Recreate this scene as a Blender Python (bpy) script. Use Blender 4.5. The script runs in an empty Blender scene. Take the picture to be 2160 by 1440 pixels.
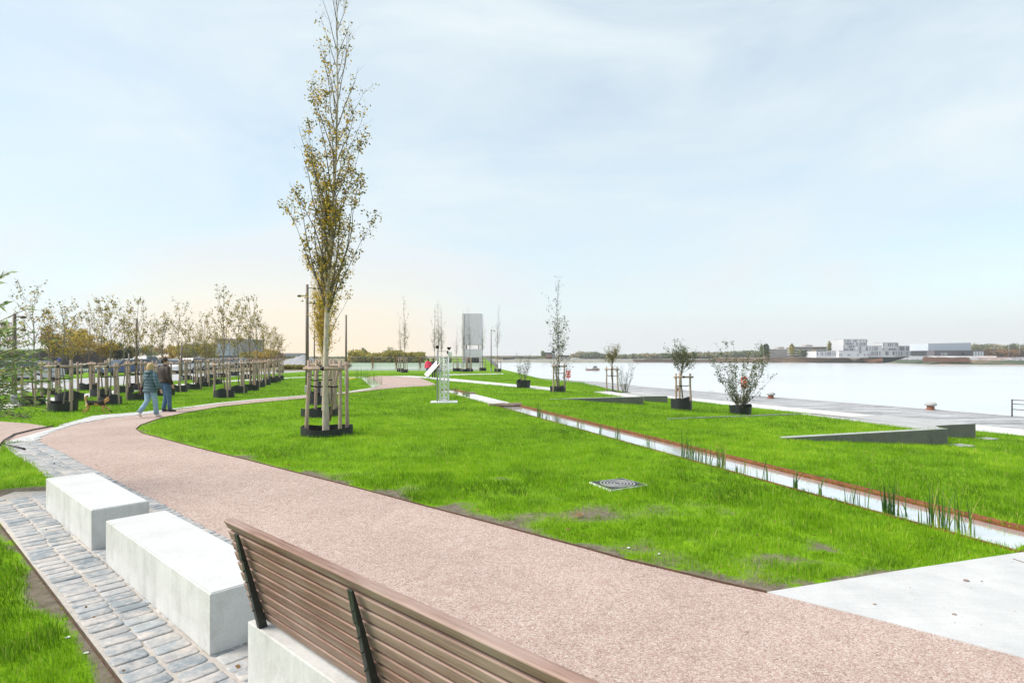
import bpy, bmesh, math, random
import numpy as np
from mathutils import Vector, Matrix
from mathutils.geometry import delaunay_2d_cdt
random.seed(7)
PI = math.pi
sc = bpy.context.scene
COL = sc.collection
# ---------------------------------------------------------------- survey helpers (camera at 0,0,2 looking along +Y)
F, CX, HZ, H = 1240.0, 1080.0, 748.0, 2.0
SL, SE = 27.4, 35.7
def gz(x, y):
    s = .905*x + .425*y; t = -.425*x + .905*y
    s0 = 11.3 + .09*min(14, max(0, t-8)) + .72*min(14, max(0, t-22)) + .35*max(0, t-45)
    sl = SL + max(0, t-45)*.5
    f = min(1, max(0, (s-s0)/(sl-s0)))
    return -1.1*f**.92
def gz_np(x, y):
    s = .905*x + .425*y; t = -.425*x + .905*y
    s0 = 11.3 + .09*np.clip(t-8, 0, 14) + .72*np.clip(t-22, 0, 14) + .35*np.maximum(0, t-45)
    sl = SL + np.maximum(0, t-45)*.5
    return -1.1*np.clip((s-s0)/(sl-s0), 0, 1)**.92
def W(px, py, z=0.0):
    d = F*(H-z)/(py-HZ)
    return ((px-CX)*d/F, d)
def hit(px, py):
    z = 0.0
    for _ in range(30):
        x, y = W(px, py, z); z = z*.5 + gz(x, y)*.5
    return (x, y, gz(x, y))
def at(px, d): return ((px-CX)*d/F, d)
def zt(py, d): return H - (py-HZ)*d/F
# ---------------------------------------------------------------- mesh builder
class MB:
    def __init__(s): s.v = []; s.f = []; s.m = []; s.sm = []
    def add(s, vs, fs, mi=0, smooth=False):
        o = len(s.v); s.v += [tuple(v) for v in vs]
        for f in fs: s.f.append(tuple(o+i for i in f)); s.m.append(mi); s.sm.append(smooth)
        return s
    def box(s, c, size, rz=0, mi=0, tilt=None):
        hx, hy, hz = size[0]/2, size[1]/2, size[2]/2
        M = Matrix.Translation(c) @ (Matrix.Rotation(rz, 4, 'Z') if tilt is None else tilt)
        vs = [M @ Vector((a*hx, b*hy, e*hz)) for e in (-1, 1) for a, b in ((-1, -1), (1, -1), (1, 1), (-1, 1))]
        return s.add(vs, [(3, 2, 1, 0), (4, 5, 6, 7), (0, 1, 5, 4), (1, 2, 6, 5), (2, 3, 7, 6), (3, 0, 4, 7)], mi)
    def bar(s, a, b, w, h, mi=0, up=Vector((0, 0, 1))):
        a = Vector(a); b = Vector(b); d = (b-a); L = d.length; d.normalize()
        x = d.cross(up)
        if x.length < 1e-4: x = Vector((1, 0, 0))
        x.normalize(); z = x.cross(d)
        vs = [p + x*(i*w/2) + z*(j*h/2) for p in (a, b) for i, j in ((-1, -1), (1, -1), (1, 1), (-1, 1))]
        return s.add(vs, [(3, 2, 1, 0), (4, 5, 6, 7), (0, 1, 5, 4), (1, 2, 6, 5), (2, 3, 7, 6), (3, 0, 4, 7)], mi)
    def tube(s, pts, rads, n=8, mi=0, caps=True, smooth=True):
        pts = [Vector(p) for p in pts]; k = len(pts)
        if not hasattr(rads, '__len__'): rads = [rads]*k
        vs = []; ref = None
        for i, p in enumerate(pts):
            d = (pts[min(i+1, k-1)] - pts[max(i-1, 0)])
            if d.length < 1e-9: d = Vector((0, 0, 1))
            d.normalize()
            if ref is None: ref = Vector((1, 0, 0)) if abs(d.x) < .8 else Vector((0, 1, 0))
            x = (ref - d*ref.dot(d)).normalized(); ref = x; y = d.cross(x)
            r = rads[i]
            rx, ry = (r if hasattr(r, '__len__') else (r, r))
            for j in range(n):
                a = 2*PI*j/n; vs.append(p + x*(math.cos(a)*rx) + y*(math.sin(a)*ry))
        fs = [(i*n+j, i*n+(j+1) % n, (i+1)*n+(j+1) % n, (i+1)*n+j) for i in range(k-1) for j in range(n)]
        s.add(vs, fs, mi, smooth)
        if caps:
            o = len(s.v)-len(vs)
            s.f.append(tuple(o+j for j in reversed(range(n)))); s.m.append(mi); s.sm.append(False)
            s.f.append(tuple(o+(k-1)*n+j for j in range(n))); s.m.append(mi); s.sm.append(False)
        return s
    def prism(s, poly, z0, z1, mi=0):
        n = len(poly)
        a = sum(poly[i][0]*poly[(i+1) % n][1]-poly[(i+1) % n][0]*poly[i][1] for i in range(n))
        if a < 0: poly = poly[::-1]
        g0 = z0 if callable(z0) else (lambda x, y: z0); g1 = z1 if callable(z1) else (lambda x, y: z1)
        vs = [(x, y, g0(x, y)) for x, y in poly] + [(x, y, g1(x, y)) for x, y in poly]
        fs = [tuple(reversed(range(n))), tuple(range(n, 2*n))] + [(i, (i+1) % n, n+(i+1) % n, n+i) for i in range(n)]
        return s.add(vs, fs, mi)
    def lathe(s, prof, c=(0, 0, 0), n=16, mi=0, smooth=True, sx=1, sy=1):
        k = len(prof); vs = []
        for r, z in prof:
            for j in range(n):
                a = 2*PI*j/n; vs.append((c[0]+r*sx*math.cos(a), c[1]+r*sy*math.sin(a), c[2]+z))
        fs = [(i*n+j, i*n+(j+1) % n, (i+1)*n+(j+1) % n, (i+1)*n+j) for i in range(k-1) for j in range(n)]
        fs += [tuple(reversed(range(n))), tuple((k-1)*n+j for j in range(n))]
        return s.add(vs, fs, mi, smooth)
    def mesh(s, name, mats):
        me = bpy.data.meshes.new(name); me.from_pydata(s.v, [], s.f)
        for m in (mats if isinstance(mats, (list, tuple)) else [mats]): me.materials.append(m)
        me.polygons.foreach_set('material_index', s.m); me.polygons.foreach_set('use_smooth', s.sm); me.update()
        return me
    def build(s, name, mats, parent=None, loc=None, bevel=0):
        o = bpy.data.objects.new(name, s.mesh(name, mats)); COL.objects.link(o)
        if parent: o.parent = parent
        if loc: o.location = loc
        if bevel:
            b = o.modifiers.new('bevel', 'BEVEL'); b.width = bevel; b.segments = 2; b.limit_method = 'ANGLE'; b.angle_limit = .6
        return o
def tag(o, label=None, cat=None, group=None, kind=None):
    if label: o['label'] = label
    if cat: o['category'] = cat
    if group: o['group'] = group
    if kind: o['kind'] = kind
    return o
def thing(name, label, cat, loc=(0, 0, 0), rz=0, group=None):
    o = bpy.data.objects.new(name, None); COL.objects.link(o); o.empty_display_size = .2
    o.location = loc; o.rotation_euler = (0, 0, rz)
    return tag(o, label, cat, group)
def link_mesh(name, me, parent=None, loc=None):
    o = bpy.data.objects.new(name, me); COL.objects.link(o)
    if parent: o.parent = parent
    if loc: o.location = loc
    return o
def dup(root, loc, rz=0, label=None, scale=1, group=None, kids={}):
    r = root.copy(); COL.objects.link(r); r.location = loc; r.rotation_euler = (0, 0, rz)
    r.scale = (scale,)*3 if not hasattr(scale, '__len__') else scale
    if label: r['label'] = label
    if group: r['group'] = group
    for ch in list(root.children):
        c = ch.copy(); COL.objects.link(c); c.parent = r
        for g in ch.children:
            d = g.copy(); COL.objects.link(d); d.parent = c
    return r
def np_mesh(name, verts, faces, mat, attrs=None, smooth=False):
    """verts (n,3), faces (m,k) constant k"""
    me = bpy.data.meshes.new(name); n = len(verts); m, k = faces.shape
    me.vertices.add(n); me.vertices.foreach_set('co', np.ascontiguousarray(verts, np.float32).ravel())
    me.loops.add(m*k); me.loops.foreach_set('vertex_index', np.ascontiguousarray(faces, np.int32).ravel())
    me.polygons.add(m); me.polygons.foreach_set('loop_start', np.arange(0, m*k, k, dtype=np.int32))
    me.polygons.foreach_set('loop_total', np.full(m, k, np.int32))
    if smooth: me.polygons.foreach_set('use_smooth', np.ones(m, bool))
    me.update(calc_edges=True)
    for an, (dom, vals) in (attrs or {}).items():
        a = me.attributes.new(an, 'FLOAT', dom); a.data.foreach_set('value', np.ascontiguousarray(vals, np.float32))
    me.materials.append(mat)
    return me
# ---------------------------------------------------------------- materials
def lin(c):
    if isinstance(c, str):
        c = [int(c[i:i+2], 16)/255 for i in (0, 2, 4)]
        c = [((v+.055)/1.055)**2.4 if v > .04045 else v/12.92 for v in c]
    return (c[0], c[1], c[2], 1)
class NT:
    def __init__(s, name):
        s.m = bpy.data.materials.new(name); s.m.use_nodes = True; s.t = s.m.node_tree; s.n = s.t.nodes
        s.b = s.n['Principled BSDF']; s.out = s.n['Material Output']
    def new(s, t, **kw):
        n = s.n.new(t)
        for k, v in kw.items(): setattr(n, k, v)
        return n
    def l(s, a, b): s.t.links.new(a, b)
    def coord(s, kind='Object'):
        return s.new('ShaderNodeTexCoord').outputs[kind]
    def mapped(s, src, scale=(1, 1, 1), rot=(0, 0, 0)):
        m = s.new('ShaderNodeMapping'); m.inputs['Scale'].default_value = scale; m.inputs['Rotation'].default_value = rot
        s.l(src, m.inputs[0]); return m.outputs[0]
    def noise(s, src, scale, detail=4, rough=.55, dist=0):
        n = s.new('ShaderNodeTexNoise'); n.inputs['Scale'].default_value = scale; n.inputs['Detail'].default_value = detail
        n.inputs['Roughness'].default_value = rough; n.inputs['Distortion'].default_value = dist
        s.l(src, n.inputs['Vector']); return n.outputs['Fac']
    def vor(s, src, scale, out='Color', feat='F1'):
        n = s.new('ShaderNodeTexVoronoi', feature=feat); n.inputs['Scale'].default_value = scale
        s.l(src, n.inputs['Vector']); return n.outputs[out]
    def ramp(s, src, stops, interp='LINEAR'):
        r = s.new('ShaderNodeValToRGB'); cr = r.color_ramp; cr.interpolation = interp
        while len(cr.elements) < len(stops): cr.elements.new(.5)
        for e, (p, c) in zip(cr.elements, stops): e.position = p; e.color = lin(c) if not isinstance(c, (int, float)) else (c, c, c, 1)
        s.l(src, r.inputs[0]); return r.outputs[0]
    def mix(s, fac, a, b, mode='MIX'):
        n = s.new('ShaderNodeMix', data_type='RGBA', blend_type=mode)
        for i, v in ((0, fac), (6, a), (7, b)):
            if hasattr(v, 'is_output') or isinstance(v, bpy.types.NodeSocket): s.l(v, n.inputs[i])
            else: n.inputs[i].default_value = v if i == 0 else lin(v)
        return n.outputs[2]
    def math(s, op, a, b=0, clamp=False):
        n = s.new('ShaderNodeMath', operation=op, use_clamp=clamp)
        for i, v in ((0, a), (1, b)):
            if isinstance(v, bpy.types.NodeSocket): s.l(v, n.inputs[i])
            else: n.inputs[i].default_value = v
        return n.outputs[0]
    def attr(s, name, out='Fac'):
        n = s.new('ShaderNodeAttribute'); n.attribute_name = name; return n.outputs[out]
    def bump(s, h, strength=.3, dist=.01):
        n = s.new('ShaderNodeBump'); n.inputs['Strength'].default_value = strength; n.inputs['Distance'].default_value = dist
        s.l(h, n.inputs['Height']); s.l(n.outputs[0], s.b.inputs['Normal']); return n
    def fin(s, col=None, rough=.8, spec=.3, metal=0):
        if col is not None:
            if isinstance(col, bpy.types.NodeSocket): s.l(col, s.b.inputs['Base Color'])
            else: s.b.inputs['Base Color'].default_value = lin(col)
        s.b.inputs['Roughness'].default_value = rough; s.b.inputs['Specular IOR Level'].default_value = spec
        s.b.inputs['Metallic'].default_value = metal
        return s.m
    def translucent(s, col, amt):
        t = s.new('ShaderNodeBsdfTranslucent'); mx = s.new('ShaderNodeMixShader'); mx.inputs[0].default_value = amt
        if isinstance(col, bpy.types.NodeSocket): s.l(col, t.inputs[0])
        else: t.inputs[0].default_value = lin(col)
        s.l(s.b.outputs[0], mx.inputs[1]); s.l(t.outputs[0], mx.inputs[2]); s.l(mx.outputs[0], s.out.inputs[0])
def mottled(name, a, b, scale=6, rough=.8, spec=.3, bump=0, metal=0, fine=None, bd=.005, stretch=(1, 1, 1), lo=.3, hi=.7):
    t = NT(name); c = t.mapped(t.coord(), stretch)
    n = t.noise(c, scale, 6, .6); col = t.ramp(n, [(lo, a), (hi, b)])
    if fine:
        n2 = t.noise(c, fine, 3, .6); g = t.ramp(n2, [(.3, (.72, .72, .72)), (.7, (1.2, 1.2, 1.2))]); col = t.mix(1.0, col, g, 'MULTIPLY')
        if bump: t.bump(n2, bump, bd)
    elif bump: t.bump(n, bump, bd)
    return t.fin(col, rough, spec, metal)
def flat(name, c, rough=.6, spec=.4, metal=0):
    return mottled(name, [v*.9 for v in lin(c)[:3]], [min(1, v*1.08) for v in lin(c)[:3]], 9, rough, spec, 0, metal)
MT = {}
def leaf_mat(name, stops, tr=.35):
    t = NT(name); col = t.ramp(t.attr('rnd'), stops, 'LINEAR'); t.fin(col, .55, .3); t.translucent(col, tr); return t.m
# ---------------------------------------------------------------- noise in numpy
def vnoise(x, y, sc_, seed):
    x = np.asarray(x)/sc_ + seed*17.13; y = np.asarray(y)/sc_ + seed*9.71
    xi = np.floor(x); yi = np.floor(y); fx = x-xi; fy = y-yi
    fx = fx*fx*(3-2*fx); fy = fy*fy*(3-2*fy)
    def h(a, b):
        v = np.sin(a*127.1+b*311.7+seed*74.7)*43758.5453; return v-np.floor(v)
    return (h(xi, yi)*(1-fx)+h(xi+1, yi)*fx)*(1-fy)+(h(xi, yi+1)*(1-fx)+h(xi+1, yi+1)*fx)*fy
def in_poly(x, y, poly):
    r = np.zeros(len(x), bool); n = len(poly); j = n-1
    for i in range(n):
        xi, yi = poly[i]; xj, yj = poly[j]
        c = (yi > y) != (yj > y)
        if yj != yi: r ^= c & (x < (xj-xi)*(y-yi)/(yj-yi)+xi)
        j = i
    return r
def dist_poly(x, y, poly, closed=True):
    d = np.full(len(x), 1e9); n = len(poly)
    for i in range(n if closed else n-1):
        ax, ay = poly[i]; bx, by = poly[(i+1) % n]; dx, dy = bx-ax, by-ay
        L = dx*dx+dy*dy+1e-12
        t = np.clip(((x-ax)*dx+(y-ay)*dy)/L, 0, 1)
        d = np.minimum(d, np.hypot(x-ax-t*dx, y-ay-t*dy))
    return d
def drape(name, poly, mat, step, dz, holes=(), zf=gz, thick=0, parent=None):
    """a sheet laid on the terrain: outline + inner grid, triangulated"""
    P = []; n = len(poly)
    for i in range(n):
        a = poly[i]; b = poly[(i+1) % n]; L = math.hypot(b[0]-a[0], b[1]-a[1]); k = max(1, int(L/step))
        for j in range(k): P.append((a[0]+(b[0]-a[0])*j/k, a[1]+(b[1]-a[1])*j/k))
    ne = len(P); E = [(i, (i+1) % ne) for i in range(ne)]
    xs = [p[0] for p in P]; ys = [p[1] for p in P]
    gx, gy = np.meshgrid(np.arange(min(xs)+step/2, max(xs), step), np.arange(min(ys)+step/2, max(ys), step))
    gx = gx.ravel(); gy = gy.ravel()
    if len(gx):
        ok = in_poly(gx, gy, P) & (dist_poly(gx, gy, poly) > step*.3); P += list(zip(gx[ok].tolist(), gy[ok].tolist()))
    v, e, f, *_ = delaunay_2d_cdt([Vector(p) for p in P], E, [], 0, 1e-5)
    vx = np.array([q.x for q in v]); vy = np.array([q.y for q in v])
    fa = np.array([t for t in f]); cx = vx[fa].mean(1); cy = vy[fa].mean(1)
    ok = in_poly(cx, cy, poly)
    for h in holes: ok &= ~in_poly(cx, cy, h)
    mb = MB(); vs = [(q.x, q.y, zf(q.x, q.y)+dz) for q in v]
    fs = []
    for t in fa[ok]:
        a, b, c = [vs[i] for i in t]
        cr = (b[0]-a[0])*(c[1]-a[1])-(b[1]-a[1])*(c[0]-a[0])
        if abs(cr) < 1e-9: continue
        fs.append(tuple(int(i) for i in (t if cr > 0 else t[::-1])))
    mb.add(vs, fs, 0, True)
    if thick:
        bv = [(p[0], p[1], zf(*p)+dz) for p in poly]; bl = [(p[0], p[1], zf(*p)+dz-thick) for p in poly]
        m = len(poly); mb.add(bv+bl, [(i, (i+1) % m, m+(i+1) % m, m+i) for i in range(m)])
    return mb.build(name, mat, parent)
# ================================================================ MATERIALS
def make_materials():
    # lawn earth: soil where cover is low, mossy green underlay where high
    t = NT('lawn_ground'); c = t.coord()
    soil = t.ramp(t.noise(c, 9, 8, .7), [(.3, (.09, .075, .055)), (.6, (.19, .16, .125)), (.8, (.26, .22, .175))])
    grn = t.ramp(t.noise(c, 3.0, 8, .75), [(.25, (.085, .17, .004)), (.5, (.14, .28, .006)), (.75, (.21, .37, .012))])
    mask = t.math('ADD', t.attr('cover'), t.math('MULTIPLY', t.math('SUBTRACT', t.noise(c, 25, 4, .7), .5), .9))
    k = t.ramp(mask, [(.38, 0.0), (.62, 1.0)])
    t.l(t.mix(k, soil, grn), t.b.inputs['Base Color']); t.bump(t.noise(c, 30, 5, .7), .35, .01); t.fin(None, .95, .1)
    MT['lawn'] = t.m
    # reddish crushed gravel
    t = NT('red_gravel'); c = t.coord()
    v1 = t.vor(c, 92); 
    sep = t.new('ShaderNodeSeparateColor'); t.l(v1, sep.inputs[0])
    cr = t.ramp(sep.outputs[0], [(0, (.13, .095, .095)), (.12, (.28, .175, .155)), (.32, (.38, .26, .225)), (.6, (.46, .345, .305)), (.85, (.51, .435, .40)), (1, (.66, .61, .58))])
    v2 = t.vor(c, 200); sep2 = t.new('ShaderNodeSeparateColor'); t.l(v2, sep2.inputs[0])
    cr2 = t.ramp(sep2.outputs[0], [(0, (.18, .13, .12)), (.4, (.40, .295, .26)), (1, (.54, .47, .43))])
    g = t.mix(.5, cr, cr2)
    big = t.ramp(t.noise(c, .55, 6, .6), [(.3, (.88, .86, .85)), (.7, (1.1, 1.1, 1.1))]); g = t.mix(1.0, g, big, 'MULTIPLY')
    spots = t.ramp(t.noise(c, 5, 6, .8), [(.25, (.84, .8, .78)), (.5, (1.05, 1.04, 1.03)), (.8, (1.12, 1.12, 1.12))]); g = t.mix(1.0, g, spots, 'MULTIPLY')
    t.l(g, t.b.inputs['Base Color']); t.bump(t.vor(c, 100, 'Distance'), .4, .006); t.fin(None, .95, .15)
    MT['gravel'] = t.m
    # pale brushed concrete
    def concrete(name, a, b, brush=None, bump=.15, holes=False, streak=False):
        t = NT(name); c = t.coord(); n = t.ramp(t.noise(c, 2.2, 8, .65), [(.3, a), (.7, b)])
        f = t.ramp(t.noise(c, 60, 3, .6), [(.3, (.93, .93, .93)), (.7, (1.05, 1.05, 1.05))]); n = t.mix(1.0, n, f, 'MULTIPLY')
        h = t.noise(c, 40, 4, .6)
        if brush is not None:
            m = t.mapped(c, (2, 90, 2), (0, 0, brush)); br = t.noise(m, 1, 3, .6)
            n = t.mix(1.0, n, t.ramp(br, [(.3, (.93, .93, .93)), (.7, (1.04, 1.04, 1.04))]), 'MULTIPLY'); h = br
        if holes:
            d = t.vor(c, 34, 'Distance'); p = t.ramp(d, [(.03, (.55, .54, .5)), (.085, (1, 1, 1))]); n = t.mix(.7, n, t.mix(1.0, n, p, 'MULTIPLY'))
        if streak:
            m = t.mapped(c, (7, 7, .55)); st = t.noise(m, 1, 5, .7, .6)
            n = t.mix(1.0, n, t.ramp(st, [(.3, (.88, .88, .865)), (.55, (1, 1, 1))]), 'MULTIPLY')
            pa = t.noise(c, 5, 4, .6); n = t.mix(1.0, n, t.ramp(pa, [(.35, (.9, .9, .88)), (.5, (1, 1, 1))]), 'MULTIPLY')
        t.l(n, t.b.inputs['Base Color']); t.bump(h, bump, .004); return t.fin(None, .85, .2)
    MT['slab'] = concrete('brushed_concrete', (.46, .46, .465), (.57, .57, .57), brush=.25)
    MT['white_path'] = concrete('white_concrete', (.52, .515, .51), (.62, .61, .60))
    MT['block'] = concrete('cast_concrete', (.52, .52, .51), (.64, .64, .635), streak=True, holes=True, bump=.08)
    MT['block_top'] = concrete('smooth_concrete_top', (.50, .50, .50), (.58, .58, .585), bump=.08)
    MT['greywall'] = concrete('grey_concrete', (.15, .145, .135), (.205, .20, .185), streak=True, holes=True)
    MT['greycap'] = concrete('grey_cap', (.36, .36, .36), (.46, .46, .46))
    MT['tower'] = concrete('tower_concrete', (.56, .56, .595), (.70, .70, .73), streak=True)
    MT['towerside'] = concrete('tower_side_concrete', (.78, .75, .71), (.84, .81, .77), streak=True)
    # setts
    t = NT('bluestone_setts'); c = t.coord(); r = t.attr('rnd')
    col = t.ramp(r, [(0, (.19, .22, .245)), (.25, (.26, .285, .31)), (.5, (.31, .335, .355)), (.7, (.35, .36, .375)), (.85, (.34, .335, .34)), (1, (.43, .44, .44))])
    dirt = t.noise(c, 14, 7, .75); col = t.mix(1.0, col, t.ramp(dirt, [(.3, (.78, .77, .76)), (.65, (1.12, 1.12, 1.12))]), 'MULTIPLY')
    dust = t.ramp(t.noise(c, 3.5, 6, .8), [(.45, 0.0), (.66, .85)]); col = t.mix(dust, col, (.56, .49, .44))
    t.l(col, t.b.inputs['Base Color']); t.bump(t.noise(c, 35, 6, .7), .35, .01); MT['sett'] = t.fin(None, .7, .35)
    MT['joint'] = mottled('joint_grit', (.38, .345, .315), (.50, .46, .42), 8, .95, .1, .5, fine=130)
    MT['pale_sett'] = mottled('pale_sett', (.50, .50, .50), (.66, .65, .64), 4, .85, .2, .2, fine=60)
    # quay setts
    t = NT('quay_setts'); c = t.mapped(t.coord(), (1, 1, 1), (0, 0, -.439)); b = t.new('ShaderNodeTexBrick'); t.l(c, b.inputs['Vector'])
    b.inputs['Scale'].default_value = 1; b.inputs['Brick Width'].default_value = .3; b.inputs['Row Height'].default_value = .17; b.inputs['Mortar Size'].default_value = .02
    b.inputs['Color1'].default_value = (.19, .19, .205, 1); b.inputs['Color2'].default_value = (.33, .33, .35, 1); b.inputs['Mortar'].default_value = (.17, .165, .16, 1); b.inputs['Bias'].default_value = -.1
    m = t.mapped(t.coord(), (.35, 1.6, 1), (0, 0, -.439 + PI/2)); st = t.noise(m, .9, 6, .7); col = t.mix(t.ramp(st, [(.38, 0.0), (.62, .8)]), b.outputs[0], (.52, .52, .53))
    t.bump(b.outputs[1], -.4, .01); MT['quay'] = t.fin(col, .75, .3)
    MT['revet_low'] = mottled('reed_bank_mud', (.18, .16, .13), (.30, .26, .21), .2, .95)
    MT['coping'] = mottled('quay_coping', (.42, .42, .43), (.54, .54, .54), 3, .8, .2, .1)
    MT['quaywall'] = mottled('quay_wall_stone', (.12, .12, .11), (.25, .24, .22), 3, .9, .2, .3)
    MT['street'] = mottled('street_paving', (.36, .35, .36), (.46, .45, .46), 2, .9, .2)
    # steel
    MT['corten'] = mottled('rusted_steel', (.10, .028, .013), (.26, .09, .04), 7, .8, .3, .3, fine=60, stretch=(1, 1, 5))
    MT['edging'] = mottled('rusty_edging', (.06, .035, .025), (.14, .08, .055), 8, .9, .2)
    MT['steel'] = mottled('dark_painted_steel', (.022, .026, .024), (.04, .046, .043), 20, .35, .5, 0, .3)
    MT['alu'] = flat('aluminium_truss', (.72, .73, .75), .4, .5, .1)
    MT['white'] = flat('white_paint', (.74, .74, .745), .5)
    MT['grey'] = flat('grey_paint', (.3, .31, .33), .5)
    MT['dark'] = flat('dark_grey', (.035, .037, .042), .5)
    MT['black_strap'] = flat('black_rubber', (.012, .012, .014), .6)
    MT['pot'] = mottled('black_plastic_sheet', (.010, .011, .014), (.022, .024, .030), 5, .5, .4, .15)
    MT['potsoil'] = mottled('dark_mulch', (.03, .022, .015), (.08, .06, .04), 30, .95, .1, .5)
    MT['lamp_post'] = flat('lamp_post_paint', (.15, .115, .095), .45); MT['rail'] = flat('railing_paint', (.035, .028, .028), .5)
    MT['bronze'] = flat('lid_steel', (.035, .035, .042), .6, .3, 0)
    MT['red'] = flat('red_paint', (.62, .03, .025), .4)
    MT['orange'] = flat('orange_ring', (.85, .16, .05), .5)
    MT['brick'] = flat('red_brick_wall', (.38, .17, .12), .8)
    MT['glass'] = flat('dark_glass', (.05, .065, .08), .08, .6)
    MT['blueglass'] = flat('blue_glass', (.3, .38, .45), .15, .6)
    MT['rubber'] = flat('tyre_rubber', (.015, .015, .015), .8)
    MT['rust'] = mottled('bollard_rust', (.16, .06, .035), (.3, .13, .08), 10, .8, .3)
    # wood
    def wood(name, a, b, c2, sc_=(1.3, 55, 55), use_obj=True):
        t = NT(name); c = t.mapped(t.coord(), sc_); n = t.noise(c, 1, 8, .72, 1.2)
        info = t.new('ShaderNodeAttribute'); info.attribute_name = 'rnd'
        col = t.ramp(n, [(.25, a), (.5, b), (.78, c2)])
        f = t.noise(t.mapped(t.coord(), (sc_[0]*3, sc_[1]*5, sc_[2]*5)), 1, 4, .7)
        col = t.mix(1.0, col, t.ramp(f, [(.3, (.72, .70, .68)), (.6, (1.1, 1.1, 1.1))]), 'MULTIPLY')
        big = t.noise(t.mapped(t.coord(), (1.1, 4, 4)), 1.5, 4, .6); col = t.mix(t.ramp(big, [(.42, 0.0), (.75, .55)]), col, (.47, .37, .335))
        t.l(col, t.b.inputs['Base Color']); t.bump(f, .3, .003); return t.fin(None, .62, .25)
    MT['slat'] = wood('weathered_hardwood', (.08, .038, .027), (.26, .155, .12), (.45, .335, .285))
    t = NT('peeled_stake_wood'); c = t.coord(); n = t.noise(t.mapped(c, (14, 14, 3)), 1, 7, .7, .5)
    col = t.ramp(n, [(.28, (.15, .10, .075)), (.42, (.34, .25, .195)), (.7, (.48, .38, .32))])
    kn = t.vor(t.mapped(c, (9, 9, 5)), 1.2, 'Distance'); col = t.mix(1.0, col, t.ramp(kn, [(.08, (.3, .22, .18)), (.2, (1, 1, 1))]), 'MULTIPLY')
    t.bump(n, .3, .006); MT['stake'] = t.fin(col, .8, .2)
    MT['endgrain'] = flat('cut_wood_end', (.55, .42, .3), .8)
    t = NT('pale_poplar_bark'); c = t.coord(); n = t.noise(t.mapped(c, (12, 12, 5)), 1, 6, .7)
    col = t.ramp(n, [(.3, (.27, .22, .165)), (.5, (.47, .41, .33)), (.75, (.58, .53, .44))])
    kn = t.vor(t.mapped(c, (8, 8, 4)), 1.6, 'Distance'); col = t.mix(1.0, col, t.ramp(kn, [(.06, (.14, .1, .08)), (.16, (1, 1, 1))]), 'MULTIPLY')
    MT['palebark'] = t.fin(col, .8, .2)
    MT['bark'] = mottled('brown_bark', (.12, .085, .055), (.28, .21, .15), 14, .9, .1, .3, stretch=(3, 3, 1))
    MT['limb'] = mottled('limb_bark', (.10, .085, .07), (.20, .17, .145), 14, .9, .1)
    MT['greybark'] = mottled('grey_bark', (.13, .115, .09), (.26, .23, .185), 14, .9, .1, .3, stretch=(3, 3, 1))
    # leaves
    MT['lf_poplar'] = leaf_mat('poplar_leaves', [(0, (.07, .08, .02)), (.3, (.17, .17, .03)), (.55, (.36, .28, .04)), (.8, (.55, .34, .03)), (1, (.70, .50, .08))], .5)
    MT['lf_green'] = leaf_mat('dull_green_leaves', [(0, (.03, .045, .018)), (.5, (.075, .10, .035)), (1, (.17, .19, .07))], .3)
    MT['lf_olive'] = leaf_mat('olive_yellow_leaves', [(0, (.08, .085, .02)), (.45, (.22, .20, .04)), (.8, (.46, .32, .05)), (1, (.62, .38, .06))], .45)
    MT['lf_willow'] = leaf_mat('willow_leaves', [(0, (.09, .15, .05)), (.4, (.19, .30, .08)), (.75, (.34, .43, .17)), (1, (.5, .45, .18))], .4)
    MT['lf_gold'] = leaf_mat('golden_leaves', [(0, (.15, .10, .02)), (.5, (.42, .27, .03)), (1, (.7, .45, .05))], .4)
    MT['lf_brown'] = leaf_mat('russet_leaves', [(0, (.10, .06, .03)), (.5, (.26, .15, .07)), (1, (.42, .24, .09))], .35)
    MT['lf_wood'] = leaf_mat('far_wood_leaves', [(0, (.15, .18, .11)), (.4, (.22, .25, .14)), (.75, (.32, .31, .18)), (1, (.42, .32, .18))], .2)
    MT['ft_gold'] = leaf_mat('street_gold_leaves', [(0, (.28, .20, .03)), (.5, (.52, .36, .045)), (1, (.72, .52, .08))], .4)
    MT['ft_olive'] = leaf_mat('street_olive_leaves', [(0, (.16, .16, .03)), (.5, (.32, .30, .06)), (1, (.52, .42, .09))], .4)
    MT['ft_brown'] = leaf_mat('street_brown_leaves', [(0, (.18, .12, .06)), (.5, (.33, .22, .11)), (1, (.50, .33, .15))], .35)
    MT['ft_green'] = leaf_mat('street_green_leaves', [(0, (.10, .13, .05)), (.5, (.20, .24, .10)), (1, (.32, .34, .15))], .3)
    MT['hoard'] = flat('white_hoarding_sheet', (.86, .86, .88), .5)
    MT['lf_dark'] = leaf_mat('evergreen_leaves', [(0, (.02, .035, .015)), (.6, (.05, .075, .03)), (1, (.1, .12, .05))], .2)
    MT['reedgreen'] = leaf_mat('reed_leaves', [(0, (.03, .09, .015)), (.55, (.07, .18, .03)), (.85, (.18, .26, .04)), (1, (.40, .36, .10))], .25)
    MT['reedbrown'] = leaf_mat('dry_reeds', [(0, (.26, .16, .09)), (.5, (.42, .28, .17)), (1, (.56, .41, .27))], .2)
    MT['straw'] = leaf_mat('straw', [(0, (.4, .25, .12)), (1, (.7, .5, .3))], .2)
    MT['blade'] = leaf_mat('grass_blades', [(0, (.06, .13, .004)), (.3, (.125, .265, .006)), (.6, (.21, .405, .008)), (.86, (.33, .53, .014)), (.96, (.47, .58, .05)), (1, (.56, .47, .16))], .4)
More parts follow.
